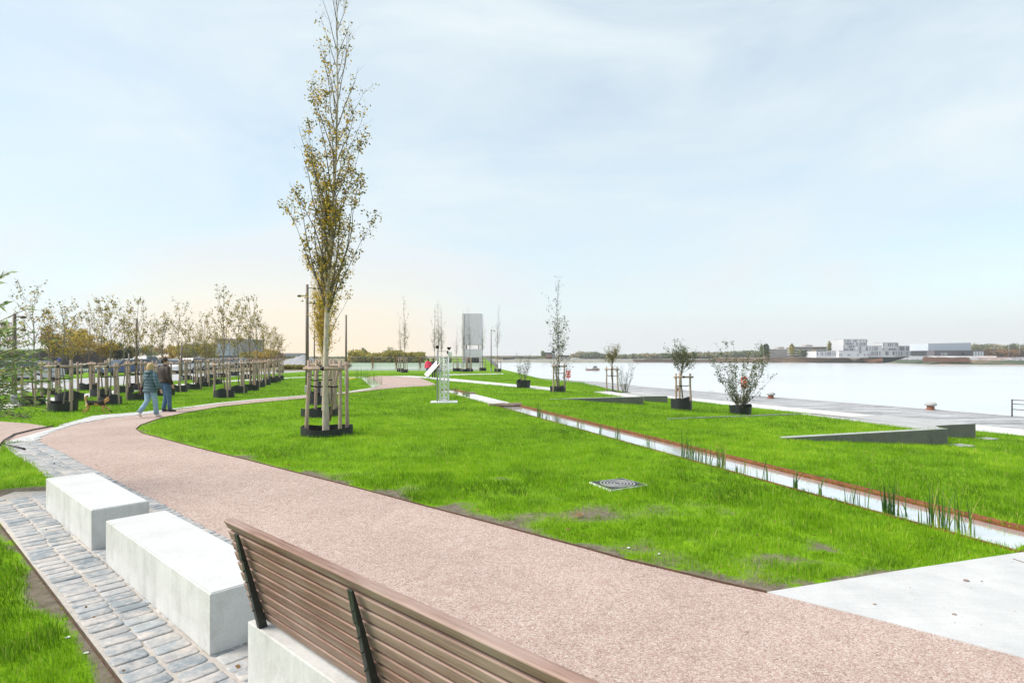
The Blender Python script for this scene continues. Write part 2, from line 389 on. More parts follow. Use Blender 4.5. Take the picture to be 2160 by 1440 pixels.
    # water
    def water(name, col, rough, bs, bump, spec=.6, metal=.6, stretch=(1, 1, 1)):
        t = NT(name); c = t.mapped(t.coord(), stretch); n = t.noise(c, bs, 5, .6); t.bump(n, bump, .05)
        n2 = t.noise(c, bs*.25, 5, .6); cc = t.ramp(n2, [(.35, [v*.91 for v in col]), (.65, col)])
        return t.fin(cc, rough, spec, metal)
    MT['river'] = water('river_water', (.87, .865, .86), .27, .35, .16, stretch=(.25, 1.2, 1), metal=.55)
    MT['canal'] = water('still_water', (.95, .95, .95), .10, 3, .01, metal=.72)
    # cloth, skin
    MT['skin'] = flat('skin', (.58, .34, .25), .6)
    t = NT('quilted_teal_coat'); c = t.coord(); w = t.new('ShaderNodeTexWave', bands_direction='Z'); t.l(c, w.inputs[0]); w.inputs['Scale'].default_value = 3.2; w.inputs['Distortion'].default_value = 1.5
    col = t.ramp(w.outputs['Fac'], [(0, (.055, .10, .125)), (.4, (.075, .135, .165)), (1, (.09, .155, .185))]); t.bump(w.outputs['Fac'], .5, .02); MT['teal'] = t.fin(col, .6, .3)
    MT['brownjacket'] = mottled('dark_brown_jacket', (.028, .018, .015), (.06, .04, .034), 12, .6, .3, .3)
    MT['jeans_light'] = mottled('pale_denim', (.20, .32, .44), (.34, .48, .60), 10, .85, .2, .2)
    MT['jeans_dark'] = mottled('blue_denim', (.05, .10, .17), (.10, .18, .28), 10, .85, .2, .2)
    MT['blond'] = mottled('blond_hair', (.40, .26, .13), (.62, .45, .25), 40, .6, .3, .3)
    MT['brownhair'] = mottled('brown_hair', (.03, .018, .012), (.07, .042, .03), 40, .6, .3, .3)
    MT['shoe_white'] = flat('pale_shoe', (.7, .66, .64), .6); MT['shoe_dark'] = flat('dark_shoe', (.03, .035, .05), .6)
    MT['redcoat'] = flat('pink_red_coat', (.75, .06, .12), .7); MT['darkcoat'] = flat('black_coat', (.02, .02, .03), .7)
    MT['fur_tan'] = mottled('tan_fur', (.38, .19, .07), (.58, .34, .15), 30, .9, .1, .3)
    MT['fur_black'] = mottled('black_fur', (.015, .013, .012), (.045, .038, .035), 30, .85, .2, .3)
    MT['fur_cream'] = mottled('cream_fur', (.5, .4, .3), (.66, .55, .44), 30, .9, .1, .3)
make_materials()
# ================================================================ LAYOUT
C0 = (-1.57, 3.49); DV = (.737, -.676); NV = (.676, .737)
def Q(t, o): return (C0[0]+t*DV[0]+o*NV[0], C0[1]+t*DV[1]+o*NV[1])
U2 = (-.3215, .9469); V2 = (.9469, .3215)
def K(t, s): return (V2[0]*s+U2[0]*t, V2[1]*s+U2[1]*t)
SN, SF = 6.80, 7.70     # canal rims
edge_px = [(1617, 1251), (1520, 1230), (1421, 1206), (1320, 1182), (1227, 1155.5), (1123, 1128), (1023, 1101), (900, 1069), (800, 1042), (700, 1016), (600, 991), (520, 970), (420, 946), (345, 926), (300, 914), (287, 905), (296, 897), (318, 889), (340, 882), (400, 869), (465, 858), (540, 850), (630, 841.7), (690, 835), (740, 829), (800, 822), (850, 817), (890, 815)]
EDGE = [W(*p) for p in edge_px]
slab_px = [(1617, 1251), (1900, 1205), (2132, 1170), (2200, 1160)]
MID = EDGE + [K(33.2, SN)] + [K(27.0, SN)] + [K(4.05, SN)] + [W(*p) for p in (slab_px[2], slab_px[1])]
outer_px = [(7, 934), (117, 902), (204, 877), (250, 873), (306, 869), (361, 863.5), (465, 850), (540, 842.5), (632, 835), (733, 827), (788, 818)]
OUT = [W(*p) for p in outer_px]
inner_px = [(70, 931), (96, 916), (163, 894), (233, 881), (300, 875), (361, 866)]
plaza_px = [(803, 811.5), (790, 803), (769, 796), (800, 792.8), (840, 793), (880, 795), (912, 807), (922, 812)]
GRAVEL = [Q(9, 1.07), Q(3, 1.07), Q(-6, 1.07), Q(-13.7, 1.0)] + [W(*p) for p in inner_px] + [W(*p) for p in outer_px[6:]] + [W(*p) for p in plaza_px] + EDGE[::-1]
GRAVEL += [W(1880, 1316), W(2160, 1390), (4.6, 3.0), (9, 2.2), (9, -4)]
SIDE = [W(117, 902), W(60, 893), W(0, 889), (-22, 16.5), (-22, 12.6), W(0, 948), W(7, 935)]
SLAB = [W(1617, 1251), W(1900, 1205), W(2132, 1170), W(2160, 1166), K(4.5, SF+.1), (7.2, 6.3), (12, 5.0), (12, 1.6), (9, 2.2), (4.6, 3.0), W(2160, 1390), W(1880, 1316)]
CANAL = [K(4.05, SN), K(4.3, SF), K(21.9, SF), K(21.9, SN)]
CANAL2 = [K(28.6, SN), K(28.6, SF), K(33.2, SF), K(33.2, SN)]
CSLAB = [K(21.9, SN), K(21.9, SF), K(28.6, SF), K(28.6, SN)]
APRON = [Q(6, -.476), Q(-7.1, -.476), Q(-7.6, -.1), Q(-7.3, .25), Q(-8.2, .5), Q(-13.7, .5), Q(-13.7, 1.04), Q(-6, 1.1), Q(6, 1.1)]
BAND = [W(*p) for p in outer_px[:6]] + [W(361, 866)] + [W(*p) for p in inner_px[:5]][::-1]
THIN = [W(*p) for p in outer_px[5:]]
def strip(pts, w, off=0):
    L = []; R = []
    for i, p in enumerate(pts):
        a = pts[max(0, i-1)]; b = pts[min(len(pts)-1, i+1)]; d = Vector((b[0]-a[0], b[1]-a[1])).normalized(); n = Vector((-d.y, d.x))
        L.append((p[0]+n.x*(off+w/2), p[1]+n.y*(off+w/2))); R.append((p[0]+n.x*(off-w/2), p[1]+n.y*(off-w/2)))
    return L + R[::-1]
CURB = strip(THIN, .30, 0)
LPATH = strip([W(-60, 868), W(17, 855), W(100, 844), W(242, 826.5), W(345, 815), W(450, 806), W(560, 799), W(641, 795.5), W(769, 796)], 1.5)
WPATH = [W(820, 793.0), W(866, 792.6), W(943, 797.5), W(1060, 808.3), W(1163, 817.4), W(1240, 824.5), W(1237, 826.5), W(1163, 823.8), W(1060, 813.8), W(943, 803.2), W(890, 797)]
FPATH = [W(930, 789.4), W(1060, 787.6), W(1157, 788.6), W(1160, 790.3), W(1060, 789.2), W(943, 791.4)]
STREET = [(-25.5, 14), (-25.5, 60), (-24.5, 72), (-22, 84), (-31, 120), (-43, 120), (-36, 72), (-37, 14)]
# raised lawn pads with their retaining walls
PAD1 = [(6.5, 14.1), (11.75, 15.85), (10.35, 20.2), (4.9, 18.5)]      # near
PAD2 = [(1.68, 26.4), (6.25, 27.95), (4.95, 32.0), (.6, 30.6)]        # far
WALK1 = [(11.11, 15.83), (11.68, 16.03), (13.52, 18.87), (12.28, 21.6), (9.84, 20.1)]
QSTEP1 = [(13.54, 18.85), (15.3, 19.4), (14.0, 22.1), (12.3, 21.6)]
WALK2 = [(5.5, 27.89), (6.17, 28.1), (5.35, 32.2), (4.45, 31.8)]
QSTEP2 = [(6.95, 31), (8.27, 31.25), (7.0, 33.9), (5.6, 33.6)]
PADS = [PAD1, PAD2]
MAN = [W(*p) for p in ((1243, 1019), (1312, 1010.5), (1367, 1025), (1288, 1037))]
HARD = [GRAVEL, SIDE, SLAB, CANAL, CANAL2, CSLAB, APRON, BAND, CURB, LPATH, WPATH, FPATH, STREET, WALK1, QSTEP1, WALK2, QSTEP2, MAN]
soil_px = [(1130, 1088, .55), (1250, 1068, .35), (1300, 1085, .75), (1420, 1075, .55), (1500, 1128, .7), (1560, 1115, .45), (1390, 1110, .4), (1450, 1060, .3), (960, 1070, .35), (1060, 1010, .35), (1180, 1050, .4), (1130, 940, .3), (1010, 1040, .3), (880, 1030, .3), (1640, 1180, .5), (1760, 1160, .35), (1340, 1160, .45), (1600, 1215, .4), (705, 1000, .4), (620, 890, .4), (830, 960, .3)]
def surf(x, y):
    z = gz_np(x, y)
    for p in PADS: z = np.where(in_poly(x, y, p), np.maximum(z, -.03), z)
    return z
def cover(x, y):
    d = np.hypot(x, y)
    n = .5*vnoise(x, y, .55, 1)+.3*vnoise(x, y, .22, 2)+.2*vnoise(x, y, 1.7, 3)
    c = .52 + 1.1*n
    Qm = np.zeros(len(x)) if hasattr(x, '__len__') else 0
    for px, py, r in soil_px:
        a, b = W(px, py); q = np.exp(-(((x-a)/(r*1.6))**2+((y-b)/(r*.95))**2)); Qm = np.maximum(Qm, q*(r/.75)**.35)
    c -= 1.15*np.clip(Qm, 0, 1)*np.clip(-.42+.8*vnoise(x, y, .24, 21)+.75*vnoise(x, y, .08, 22)+.45*vnoise(x, y, .035, 23)+.1, 0, .57)
    e = dist_poly(x, y, EDGE, False); c -= .9*np.clip(1-e/(.10+.35*vnoise(x, y, .6, 5)), 0, 1)
    sl = dist_poly(x, y, SLAB); c -= .6*np.clip(1-sl/.12, 0, 1)
    # bare earth along the setts and round the first lawn corner on the left
    o = (x-C0[0])*NV[0]+(y-C0[1])*NV[1]; t = (x-C0[0])*DV[0]+(y-C0[1])*DV[1]
    w = .06+.32*vnoise(x, y, .7, 6)
    near = np.clip(1-(-.476-o)/w, 0, 1)*((o < -.3) & (t > -8)); c -= 1.2*near
    gx, gy = W(25, 1052); c -= 1.3*np.exp(-(((x-gx)/1.0)**2+((y-gy)/.55)**2))
    gx, gy = W(85, 1042); c -= 1.2*np.exp(-(((x-gx)/.6)**2+((y-gy)/.5)**2))
    far = np.clip((d-18)/20, 0, 1); c = c*(1-far)+1.0*far
    return np.clip(c, 0, 1.3)
# ================================================================ GROUND SHEET
def build_ground():
    P = []
    r = 1.2
    while r < 700:
        st = max(.035*r, .12); k = int(2.9*r/st) + 4
        for j in range(k): a = -.05 + (PI+.1)*(j+.5*(int(r*10) % 2))/k; P.append((r*math.cos(a), r*math.sin(a)))
        r += st*1.05
    # land outline
    def SQ(s, t): return (.905*s-.425*t, .425*s+.905*t)
    shore = [SQ(SL, -40), SQ(SL, 0), SQ(SL, 45), SQ(SL+2, 55), (.2, 78), (-2.4, 92), (-4.2, 130)]
    outline = [(-300, -30), SQ(SL, -40)] + shore[1:] + [(-18, 400), (-20, 690), (-300, 690)]
    pts = [(x, y) for x, y in P]
    X = np.array([p[0] for p in pts]); Y = np.array([p[1] for p in pts])
    ok = in_poly(X, Y, outline)
    for c in (CANAL, CANAL2): ok &= ~in_poly(X, Y, c)
    allp = [(float(a), float(b)) for a, b in zip(X[ok], Y[ok])]
    E = []
    for poly in (outline, CANAL, CANAL2):
        o = len(allp); n = len(poly); sub = []
        for i in range(n):
            a = poly[i]; b = poly[(i+1) % n]; L = math.hypot(b[0]-a[0], b[1]-a[1]); k = max(1, int(L/3))
            for j in range(k): sub.append((a[0]+(b[0]-a[0])*j/k, a[1]+(b[1]-a[1])*j/k))
        allp += sub; E += [(o+i, o+(i+1) % len(sub)) for i in range(len(sub))]
    for a, b in ((SQ(SL, 0), 0),):
        pass
    v, e, f, *_ = delaunay_2d_cdt([Vector(p) for p in allp], E, [], 0, 1e-5)
    V = np.array([[q.x, q.y] for q in v]); Fc = np.array([t for t in f])
    cx = V[Fc, 0].mean(1); cy = V[Fc, 1].mean(1)
    ok = in_poly(cx, cy, outline) & ~in_poly(cx, cy, CANAL) & ~in_poly(cx, cy, CANAL2)
    Fc = Fc[ok]
    A = V[Fc[:, 0]]; B = V[Fc[:, 1]]; C_ = V[Fc[:, 2]]
    cr = (B[:, 0]-A[:, 0])*(C_[:, 1]-A[:, 1])-(B[:, 1]-A[:, 1])*(C_[:, 0]-A[:, 0])
    Fc = np.where((cr < 0)[:, None], Fc[:, ::-1], Fc)
    Z = gz_np(V[:, 0], V[:, 1])
    me = np_mesh('lawn', np.column_stack([V, Z]), Fc, MT['lawn'], {'cover': ('POINT', cover(V[:, 0], V[:, 1]))}, True)
    tag(link_mesh('ground', me), kind='structure')
    return SQ
SQ = build_ground()
tag(drape('gravel_path', GRAVEL, MT['gravel'], 2.0, .006), kind='structure')
tag(drape('side_path', SIDE, MT['gravel'], 3, .007), kind='structure')
tag(drape('concrete_slab', SLAB, MT['slab'], 2, .014, thick=.1), kind='structure')
tag(drape('lawn_path', LPATH, MT['white_path'], 3, .008), kind='structure')
tag(drape('white_path', WPATH, MT['white_path'], 3, .014), kind='structure')
tag(drape('far_path', FPATH, MT['white_path'], 4, .014), kind='structure')
tag(drape('street', STREET, MT['street'], 5, .01), kind='structure')
tag(drape('path_curb', CURB, MT['pale_sett'], 2, .012), kind='structure')
tag(drape('canal_crossing', CSLAB, MT['white_path'], 2, .03, thick=.15), kind='structure')
PB = [W(803, 811.5), W(790, 803), W(769, 796), W(762, 798), W(771, 806), W(786, 818)]
tag(drape('plaza_border', PB, MT['pale_sett'], 2, .016), kind='structure')
m_ = MB()
jj = [W(2137, 1181), W(2160, 1189), W(2300, 1230)]; m_.prism(strip(jj, .012), .0145, .0165)
tag(m_.build('slab_joint', MT['edging']), kind='structure')
# quay: pale strip, setts, coping, wall
ts = [-40, -20, 0, 20, 45, 55, 60, 70, 80, 90]
QI = [None]*5 + [SQ(SL+2, 55), (1.9, 70), (.2, 78), (-2.4, 92), (-4.2, 130)]
QO = [None]*5 + [SQ(SL+10.4, 55), (7, 70.5), (1.6, 82), (-1.7, 94), (-3.6, 130)]
def qs(o, t):
    i = ts.index(t) if t in ts else 0
    if t in ts and QI[i]: a, b = QI[i], QO[i]; u = o/8.4; return (a[0]+(b[0]-a[0])*u, a[1]+(b[1]-a[1])*u)
    return SQ(SL+o, t)
def qstrip(name, o0, o1, mat, dz):
    mb = MB(); a = [qs(o0, t) for t in ts]; b = [qs(o1, t) for t in ts]; n = len(ts)
    mb.add([(x, y, -1.1+dz) for x, y in a]+[(x, y, -1.1+dz) for x, y in b], [(i, n+i, n+i+1, i+1) for i in range(n-1)])
    return tag(mb.build(name, mat), kind='structure')
qstrip('quay_path', -.25, 2.1, MT['white_path'], .02)
qstrip('quay', 2.1, 7.7, MT['quay'], .016)
qstrip('quay_coping', 7.7, 8.4, MT['coping'], .03)
mb = MB(); b = [qs(8.4, t) for t in ts]; n = len(ts)
mb.add([(x, y, -1.07) for x, y in b]+[(x, y, -4.2) for x, y in b], [(i, n+i, n+i+1, i+1) for i in range(n-1)]); tag(mb.build('quay_wall', MT['quaywall']), kind='structure')
mb = MB(); mb.add([(-400, 20, -3.5), (2200, 20, -3.5), (2200, 3000, -3.5), (-400, 3000, -3.5)], [(0, 1, 2, 3)]); 
mb.v = [(-60, -60, -3.5), (2500, -60, -3.5), (2500, 4000, -3.5), (-60, 4000, -3.5)]
tag(mb.build('river', MT['river']), kind='structure')
# shore of this bank beyond the quay and distant land behind it
mb = MB(); bl = [(-3.6, 130), (-10, 400), (-12, 690)]
mb.add([(-4.2, 130, -1.1), (-18, 400, 0), (-20, 690, 0), (*bl[0], -4), (*bl[1], -4), (*bl[2], -4)], [(0, 3, 4, 1), (1, 4, 5, 2)]); tag(mb.build('river_bank', MT['quaywall']), kind='structure')
# canal trough + water
for C_, nm in ((CANAL, 'canal_water'), (CANAL2, 'canal_water')):
    mb = MB(); mb.prism(C_, -.5, -.025); tag(mb.build(nm, MT['canal']), kind='structure')
# gutter steel: rims
def steel(name, t0, t1, label):
    r = thing(name, label, 'channel', (0, 0, 0), 0)
    mb = MB(); N = 24
    for s, z0, z1, w in ((SF+.045, -.45, .035, .07),):
        a = [K(t0, s-w/2), K(t1, s-w/2), K(t1, s+w/2), K(t0, s+w/2)]; mb.prism(a, z0, z1)
    mb.build('far_rim', MT['corten'], r, bevel=.006)
    mb = MB(); mb.prism([K(t0-.1, SN-.03), K(t1, SN-.03), K(t1, SN+.012), K(t0-.1, SN+.012)], -.4, .015); mb.build('near_rim', MT['corten'], r, bevel=.004)
    for t in ((t0-.04, t0), (t1-.05, t1)): mb = MB(); mb.prism([K(t[0], SN+.012), K(t[1], SN+.012), K(t[1], SF), K(t[0], SF)], -.4, -.004); mb.build('end_plate', MT['corten'], r)
steel('rusty_water_channel', 4.05, 21.9, 'long rusty steel water channel crossing the lawn beside the concrete slab')
steel('rusty_water_channel', 28.6, 33.2, 'short far piece of rusty water channel between the truss mast and the plaza')
# steel lawn edging (one thing)
mb = MB(); mb.prism(strip(EDGE, .012), -.05, .022); tag(mb.build('lawn_edging', MT['edging']), 'thin rusty steel edging between the red gravel and the middle lawn', 'edging')
# timber sills at the crossing
for t_, lb in ((21.8, 'wooden sill across the water channel at the near end of the white crossing'), (28.7, 'wooden sill across the water channel at the far end of the white crossing')):
    mb = MB(); a = K(t_, SN-.35 if t_ < 25 else SN+.3); b = K(t_, SF+.1); mb.bar((*a, .07), (*b, .07), .1, .09)
    a = K(t_+.12, SN-.3 if t_ < 25 else SN+.3); c = K(t_+.12, SN+.35 if t_ < 25 else SF); mb.bar((*a, .05), (*c, .09), .09, .08)
    tag(mb.build('timber_sill', MT['stake'], bevel=.01), lb, 'timber')
# ================================================================ PADS, WALLS
def wall_pad(pad, tip_i, name, lab, pad_lab):
    a, k, c, d = pad
    r = thing(name, lab, 'retaining wall')
    dx, dy = k[0]-a[0], k[1]-a[1]; L = math.hypot(dx, dy); ux, uy = dx/L, dy/L; nx, ny = -uy, ux
    def P(l, o): return (a[0]+ux*l+nx*o, a[1]+uy*l+ny*o)
    segs = [(0, L*.46), (L*.46+.008, L*.89), (L*.89+.008, L)]
    for i, (l0, l1) in enumerate(segs):
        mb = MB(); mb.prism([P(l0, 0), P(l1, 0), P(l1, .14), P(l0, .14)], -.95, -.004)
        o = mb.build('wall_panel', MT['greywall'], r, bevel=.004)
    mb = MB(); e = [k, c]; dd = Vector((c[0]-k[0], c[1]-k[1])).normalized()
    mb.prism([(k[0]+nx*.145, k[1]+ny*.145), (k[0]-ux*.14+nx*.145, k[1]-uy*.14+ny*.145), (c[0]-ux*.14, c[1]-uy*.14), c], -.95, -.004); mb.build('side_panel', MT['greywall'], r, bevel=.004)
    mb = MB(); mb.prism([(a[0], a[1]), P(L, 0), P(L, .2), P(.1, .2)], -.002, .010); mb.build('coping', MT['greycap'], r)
    return r
wall_pad(PAD1, 0, 'retaining_wall', 'long grey concrete wedge wall rising from the right lawn, nearest one', '')
wall_pad(PAD2, 0, 'retaining_wall', 'grey concrete wedge wall farther up the slope, right of the potted shrubs', '')
for pad, wk in ((PAD1, WALK1), (PAD2, WALK2)):
    mb = MB(); cxp = sum(p[0] for p in pad)/4; cyp = sum(p[1] for p in pad)/4; mb.prism([(cxp+(x-cxp)*.955, cyp+(y-cyp)*.955) for x, y in pad], -.9, -.03); o = mb.build('lawn_terrace', MT['lawn'])
    at_ = o.data.attributes.new('cover', 'FLOAT', 'POINT'); at_.data.foreach_set('value', [1.0]*len(o.data.vertices)); tag(o, kind='structure')
    mb = MB(); zs_ = (17.4, 2.9, -.26) if wk is WALK1 else (17.4, 8, -.02); mb.prism(wk, -1.1, lambda x, y: .012+zs_[2]*min(1, max(0, (.905*x+.425*y-zs_[0])/zs_[1]))); tag(mb.build('terrace_walk', MT['greycap'] if wk is WALK1 else MT['white_path'], bevel=.004), kind='structure')
# thin curb behind the near pad
mb = MB(); mb.prism(strip([PAD1[3], (9.84, 20.05)], .06), -.5, .002); tag(mb.build('terrace_curb', MT['greycap']), kind='structure')
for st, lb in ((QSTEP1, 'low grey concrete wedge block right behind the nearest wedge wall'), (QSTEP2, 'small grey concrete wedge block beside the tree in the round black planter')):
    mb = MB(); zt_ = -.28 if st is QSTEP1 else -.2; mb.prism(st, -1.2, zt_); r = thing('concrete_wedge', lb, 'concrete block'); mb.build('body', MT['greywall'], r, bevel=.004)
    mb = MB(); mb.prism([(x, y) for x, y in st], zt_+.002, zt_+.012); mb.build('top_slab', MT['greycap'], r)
# small pale foot slabs next to corners
for p in ((12.1, 15.85), (15.6, 19.3)):
    z = gz(*p); mb = MB(); mb.box((p[0], p[1], z+.01), (.5, .4, .05), .3); tag(mb.build('foot_slab', MT['greycap']), kind='structure')
# ================================================================ SETTS
def build_setts():
    rng = random.Random(3); V = []; Fq = []; rn = []; verts = []; faces = []; rnd = []
    def stone(cx, cy, ux, uy, w, h, z):
        # w across (along n), h along strip; rounded outline
        c = rng.random(); n = 10; o = len(verts); out = []
        rad = min(w, h)*.2
        for sx, sy in ((1, 1), (-1, 1), (-1, -1), (1, -1)):
            ccx = sx*(w/2-rad); ccy = sy*(h/2-rad); a0 = {(1, 1): 0, (-1, 1): PI/2, (-1, -1): PI, (1, -1): 1.5*PI}[(sx, sy)]
            for k in range(3):
                a = a0 + k*PI/4; out.append((ccx+math.cos(a)*rad*rng.uniform(.75, 1.15), ccy+math.sin(a)*rad*rng.uniform(.75, 1.15)))
        m = len(out); tx, ty = rng.uniform(-.02, .02), rng.uniform(-.03, .03)
        for sc_, zz in ((1.0, -.02), (1.0, z-.008), (.96, z-.001), (.86, z+.001)):
            for a, b in out:
                a *= sc_; b *= sc_; verts.append((cx+a*NVx+b*DVx, cy+a*NVy+b*DVy, zz+(a*tx+b*ty if zz > 0 else 0)))
        for r in range(3):
            for i in range(m): faces.append((o+r*m+i, o+r*m+(i+1) % m, o+(r+1)*m+(i+1) % m, o+(r+1)*m+i)); rnd.append(c)
        faces.append(tuple(o+3*m+i for i in range(m))); rnd.append(c)
    NVx, NVy, DVx, DVy = NV[0], NV[1], DV[0], DV[1]
    # orientation sign: DV x NV handedness -> flip if needed
    col_w = .225; cols = [-.476+.018+col_w*i for i in range(7)]
    for ci, o0 in enumerate(cols):
        t = 3.6+rng.uniform(0, .1); 
        while t > -13.7:
            hgt = rng.uniform(.125, .17)
            wob = .012*math.sin(t*2.1+ci)
            far_ok = True
            if t < -7.1 and ci < 4: far_ok = False
            if -7.6 < t < -6.6 and ci == 0 and rng.random() < .5: far_ok = False
            if far_ok:
                w = col_w-rng.uniform(.006, .015); cx, cy = Q(t-hgt/2, o0+col_w/2+wob+rng.uniform(-.008, .008))
                stone(cx, cy, 0, 0, w, hgt-rng.uniform(.006, .014), rng.uniform(.014, .019))
            t -= hgt
    mb = MB(); mb.add(verts, faces, 0, True); me = mb.mesh('setts', MT['sett'])
    a = me.attributes.new('rnd', 'FLOAT', 'FACE'); a.data.foreach_set('value', rnd)
    bm = bmesh.new(); bm.from_mesh(me); bmesh.ops.recalc_face_normals(bm, faces=bm.faces); bm.to_mesh(me); bm.free()
    tag(link_mesh('paving_setts', me), kind='structure')
    tag(drape('paving_bed', APRON, MT['joint'], 2, .009), kind='structure')
    # corner band: pale setts in rows
    verts2 = []; faces2 = []; rn2 = []
    cl = [((W(*a)[0]+W(*b)[0])/2, (W(*a)[1]+W(*b)[1])/2) for a, b in zip(outer_px[:6], [(70, 931), (150, 897), (226, 883), (268, 878), (318, 873), (361, 866)])]
    tag(drape('band_bed', BAND, MT['pale_sett'], 2, .010), kind='structure')
    m = MB()
    for poly in (BAND,):
        xs = [p[0] for p in poly]; ys = [p[1] for p in poly]; ang = .95
        ca, sa = math.cos(ang), math.sin(ang)
        pts = []
        for i in range(-90, 90):
            for j in range(-110, 110):
                a = i*.2+(.1 if j % 2 else 0); b = j*.14; x = -12.3+a*ca-b*sa; y = 16+a*sa+b*ca
                pts.append((x, y))
        X = np.array(pts); ok = in_poly(X[:, 0], X[:, 1], poly)
        for x, y in X[ok]:
            v = rng.uniform(.018, .024); hx, hy = .09, .06
            m.add([(x+(sx*hx)*ca-(sy*hy)*sa, y+(sx*hx)*sa+(sy*hy)*ca, v) for sx, sy in ((-1, -1), (1, -1), (1, 1), (-1, 1))]+[(x+(sx*hx*1.05)*ca-(sy*hy*1.05)*sa, y+(sx*hx*1.05)*sa+(sy*hy*1.05)*ca, 0) for sx, sy in ((-1, -1), (1, -1), (1, 1), (-1, 1))],
                  [(0, 1, 2, 3), (4, 5, 1, 0), (5, 6, 2, 1), (6, 7, 3, 2), (7, 4, 0, 3)])
    tag(m.build('band_setts', MT['pale_sett']), kind='structure')
build_setts()
mb = MB(); mb.prism(strip([Q(6, -.49), Q(-7.0, -.49)], .006), -.05, .010); tag(mb.build('sett_edging', MT['edging']), 'thin rusty steel edging along the setts beside the bare earth', 'edging')
# ================================================================ GRASS BLADES
def rotz2(x, y, a): return x*np.cos(a)-y*np.sin(a), x*np.sin(a)+y*np.cos(a)
def blades(name, sel, rng, label):
    D0 = 5600.0; R0 = 5.0
    # density falls with distance (level of detail); cell sampled in rings around the viewing area
    xs = []; ys = []; r = 1.6
    while r < 62:
        dr = r*.08; hw = .87+.55*max(0, (9-r)/9); area = 2*hw*r*dr; k = int(area*D0*min(1, (R0/r))**1.75)
        a = rng.uniform(PI/2-hw, PI/2+hw, k); rr = rng.uniform(r, r+dr, k); xs.append(rr*np.cos(a)); ys.append(rr*np.sin(a)); r += dr
    x = np.concatenate(xs); y = np.concatenate(ys)
    ok = sel(x, y); x = x[ok]; y = y[ok]
    bad = np.zeros(len(x), bool)
    for p in HARD: bad |= in_poly(x, y, p)
    s = .905*x+.425*y; t = -.425*x+.905*y; bad |= s > SL+np.maximum(0, t-45)*.25-.3
    x = x[~bad]; y = y[~bad]
    c = cover(x, y); keep = rng.random(len(x)) < np.clip((c-.30)*2.0, .05, 1); x = x[keep]; y = y[keep]; c = c[keep]
    n = len(x); d = np.hypot(x, y); lod = np.maximum(1, d/R0)**.62
    tuft = vnoise(x, y, .16, 11); big = vnoise(x, y, .8, 12)
    h = (.022+.05*tuft+.028*big)*rng.uniform(.6, 1.25, n)*np.clip(.45+.6*c, .4, 1.1)*np.clip(lod**.25, 1, 1.5)
    tall = rng.random(n) < .012; h[tall] *= 1.5
    w = .0042*rng.uniform(.7, 1.3, n)*lod
    az = rng.uniform(0, 2*PI, n); lean = np.abs(rng.normal(0, .42, n))*h; la = rng.uniform(0, 2*PI, n)
    wl = vnoise(x, y, .35, 13)*6.28; la = np.where(rng.random(n) < .6, wl, la)
    z = surf(x, y)-.004
    ex, ey = np.cos(az)*w/2, np.sin(az)*w/2; lx, ly = np.cos(la)*lean, np.sin(la)*lean
    v0 = np.column_stack([x-ex, y-ey, z]); v1 = np.column_stack([x+ex, y+ey, z])
    v2 = np.column_stack([x+ex*.75+lx*.35, y+ey*.75+ly*.35, z+h*.55]); v3 = np.column_stack([x-ex*.75+lx*.35, y-ey*.75+ly*.35, z+h*.55])
    v4 = np.column_stack([x+lx, y+ly, z+h])
    rn = np.clip(.05+.45*vnoise(x, y, .3, 14)+.48*vnoise(x, y, 1.6, 15)+rng.normal(0, .15, n), 0, .94); dry = rng.random(n) < .022; rn[dry] = 1
    near = d < 10
    def mk(idx, five, nm):
        if five:
            V = np.stack([v0[idx], v1[idx], v2[idx], v3[idx], v4[idx]], 1).reshape(-1, 3); b = np.arange(len(idx))[:, None]*5
            Fc = np.concatenate([b+np.array([[0, 1, 2]]), b+np.array([[0, 2, 3]]), b+np.array([[3, 2, 4]])], 1).reshape(-1, 3); R = np.repeat(rn[idx], 3)
        else:
            V = np.stack([v0[idx], v1[idx], v4[idx]], 1).reshape(-1, 3); Fc = np.arange(len(idx)*3).reshape(-1, 3); R = rn[idx]
        return V, Fc, R
    A = mk(np.nonzero(near)[0], True, ''); B = mk(np.nonzero(~near)[0], False, '')
    V = np.concatenate([A[0], B[0]]); Fc = np.concatenate([A[1], B[1]+len(A[0])]); R = np.concatenate([A[2], B[2]])
    print(name, n, 'blades')
    me = np_mesh(name, V, Fc, MT['blade'], {'rnd': ('FACE', R)})
    tag(link_mesh(name, me), label, 'grass', kind='stuff')
rng = np.random.default_rng(5)
right = lambda x, y: (V2[0]*x+V2[1]*y) > SF+.06
blades('grass', lambda x, y: in_poly(x, y, MID), rng, 'bright green patchy young grass of the middle lawn between gravel and channel')
blades('grass', right, rng, 'bright green grass sloping down to the quay right of the channel')
blades('grass', lambda x, y: ~right(x, y) & ~in_poly(x, y, MID), rng, 'green grass on the left side of the path and round the young trees')
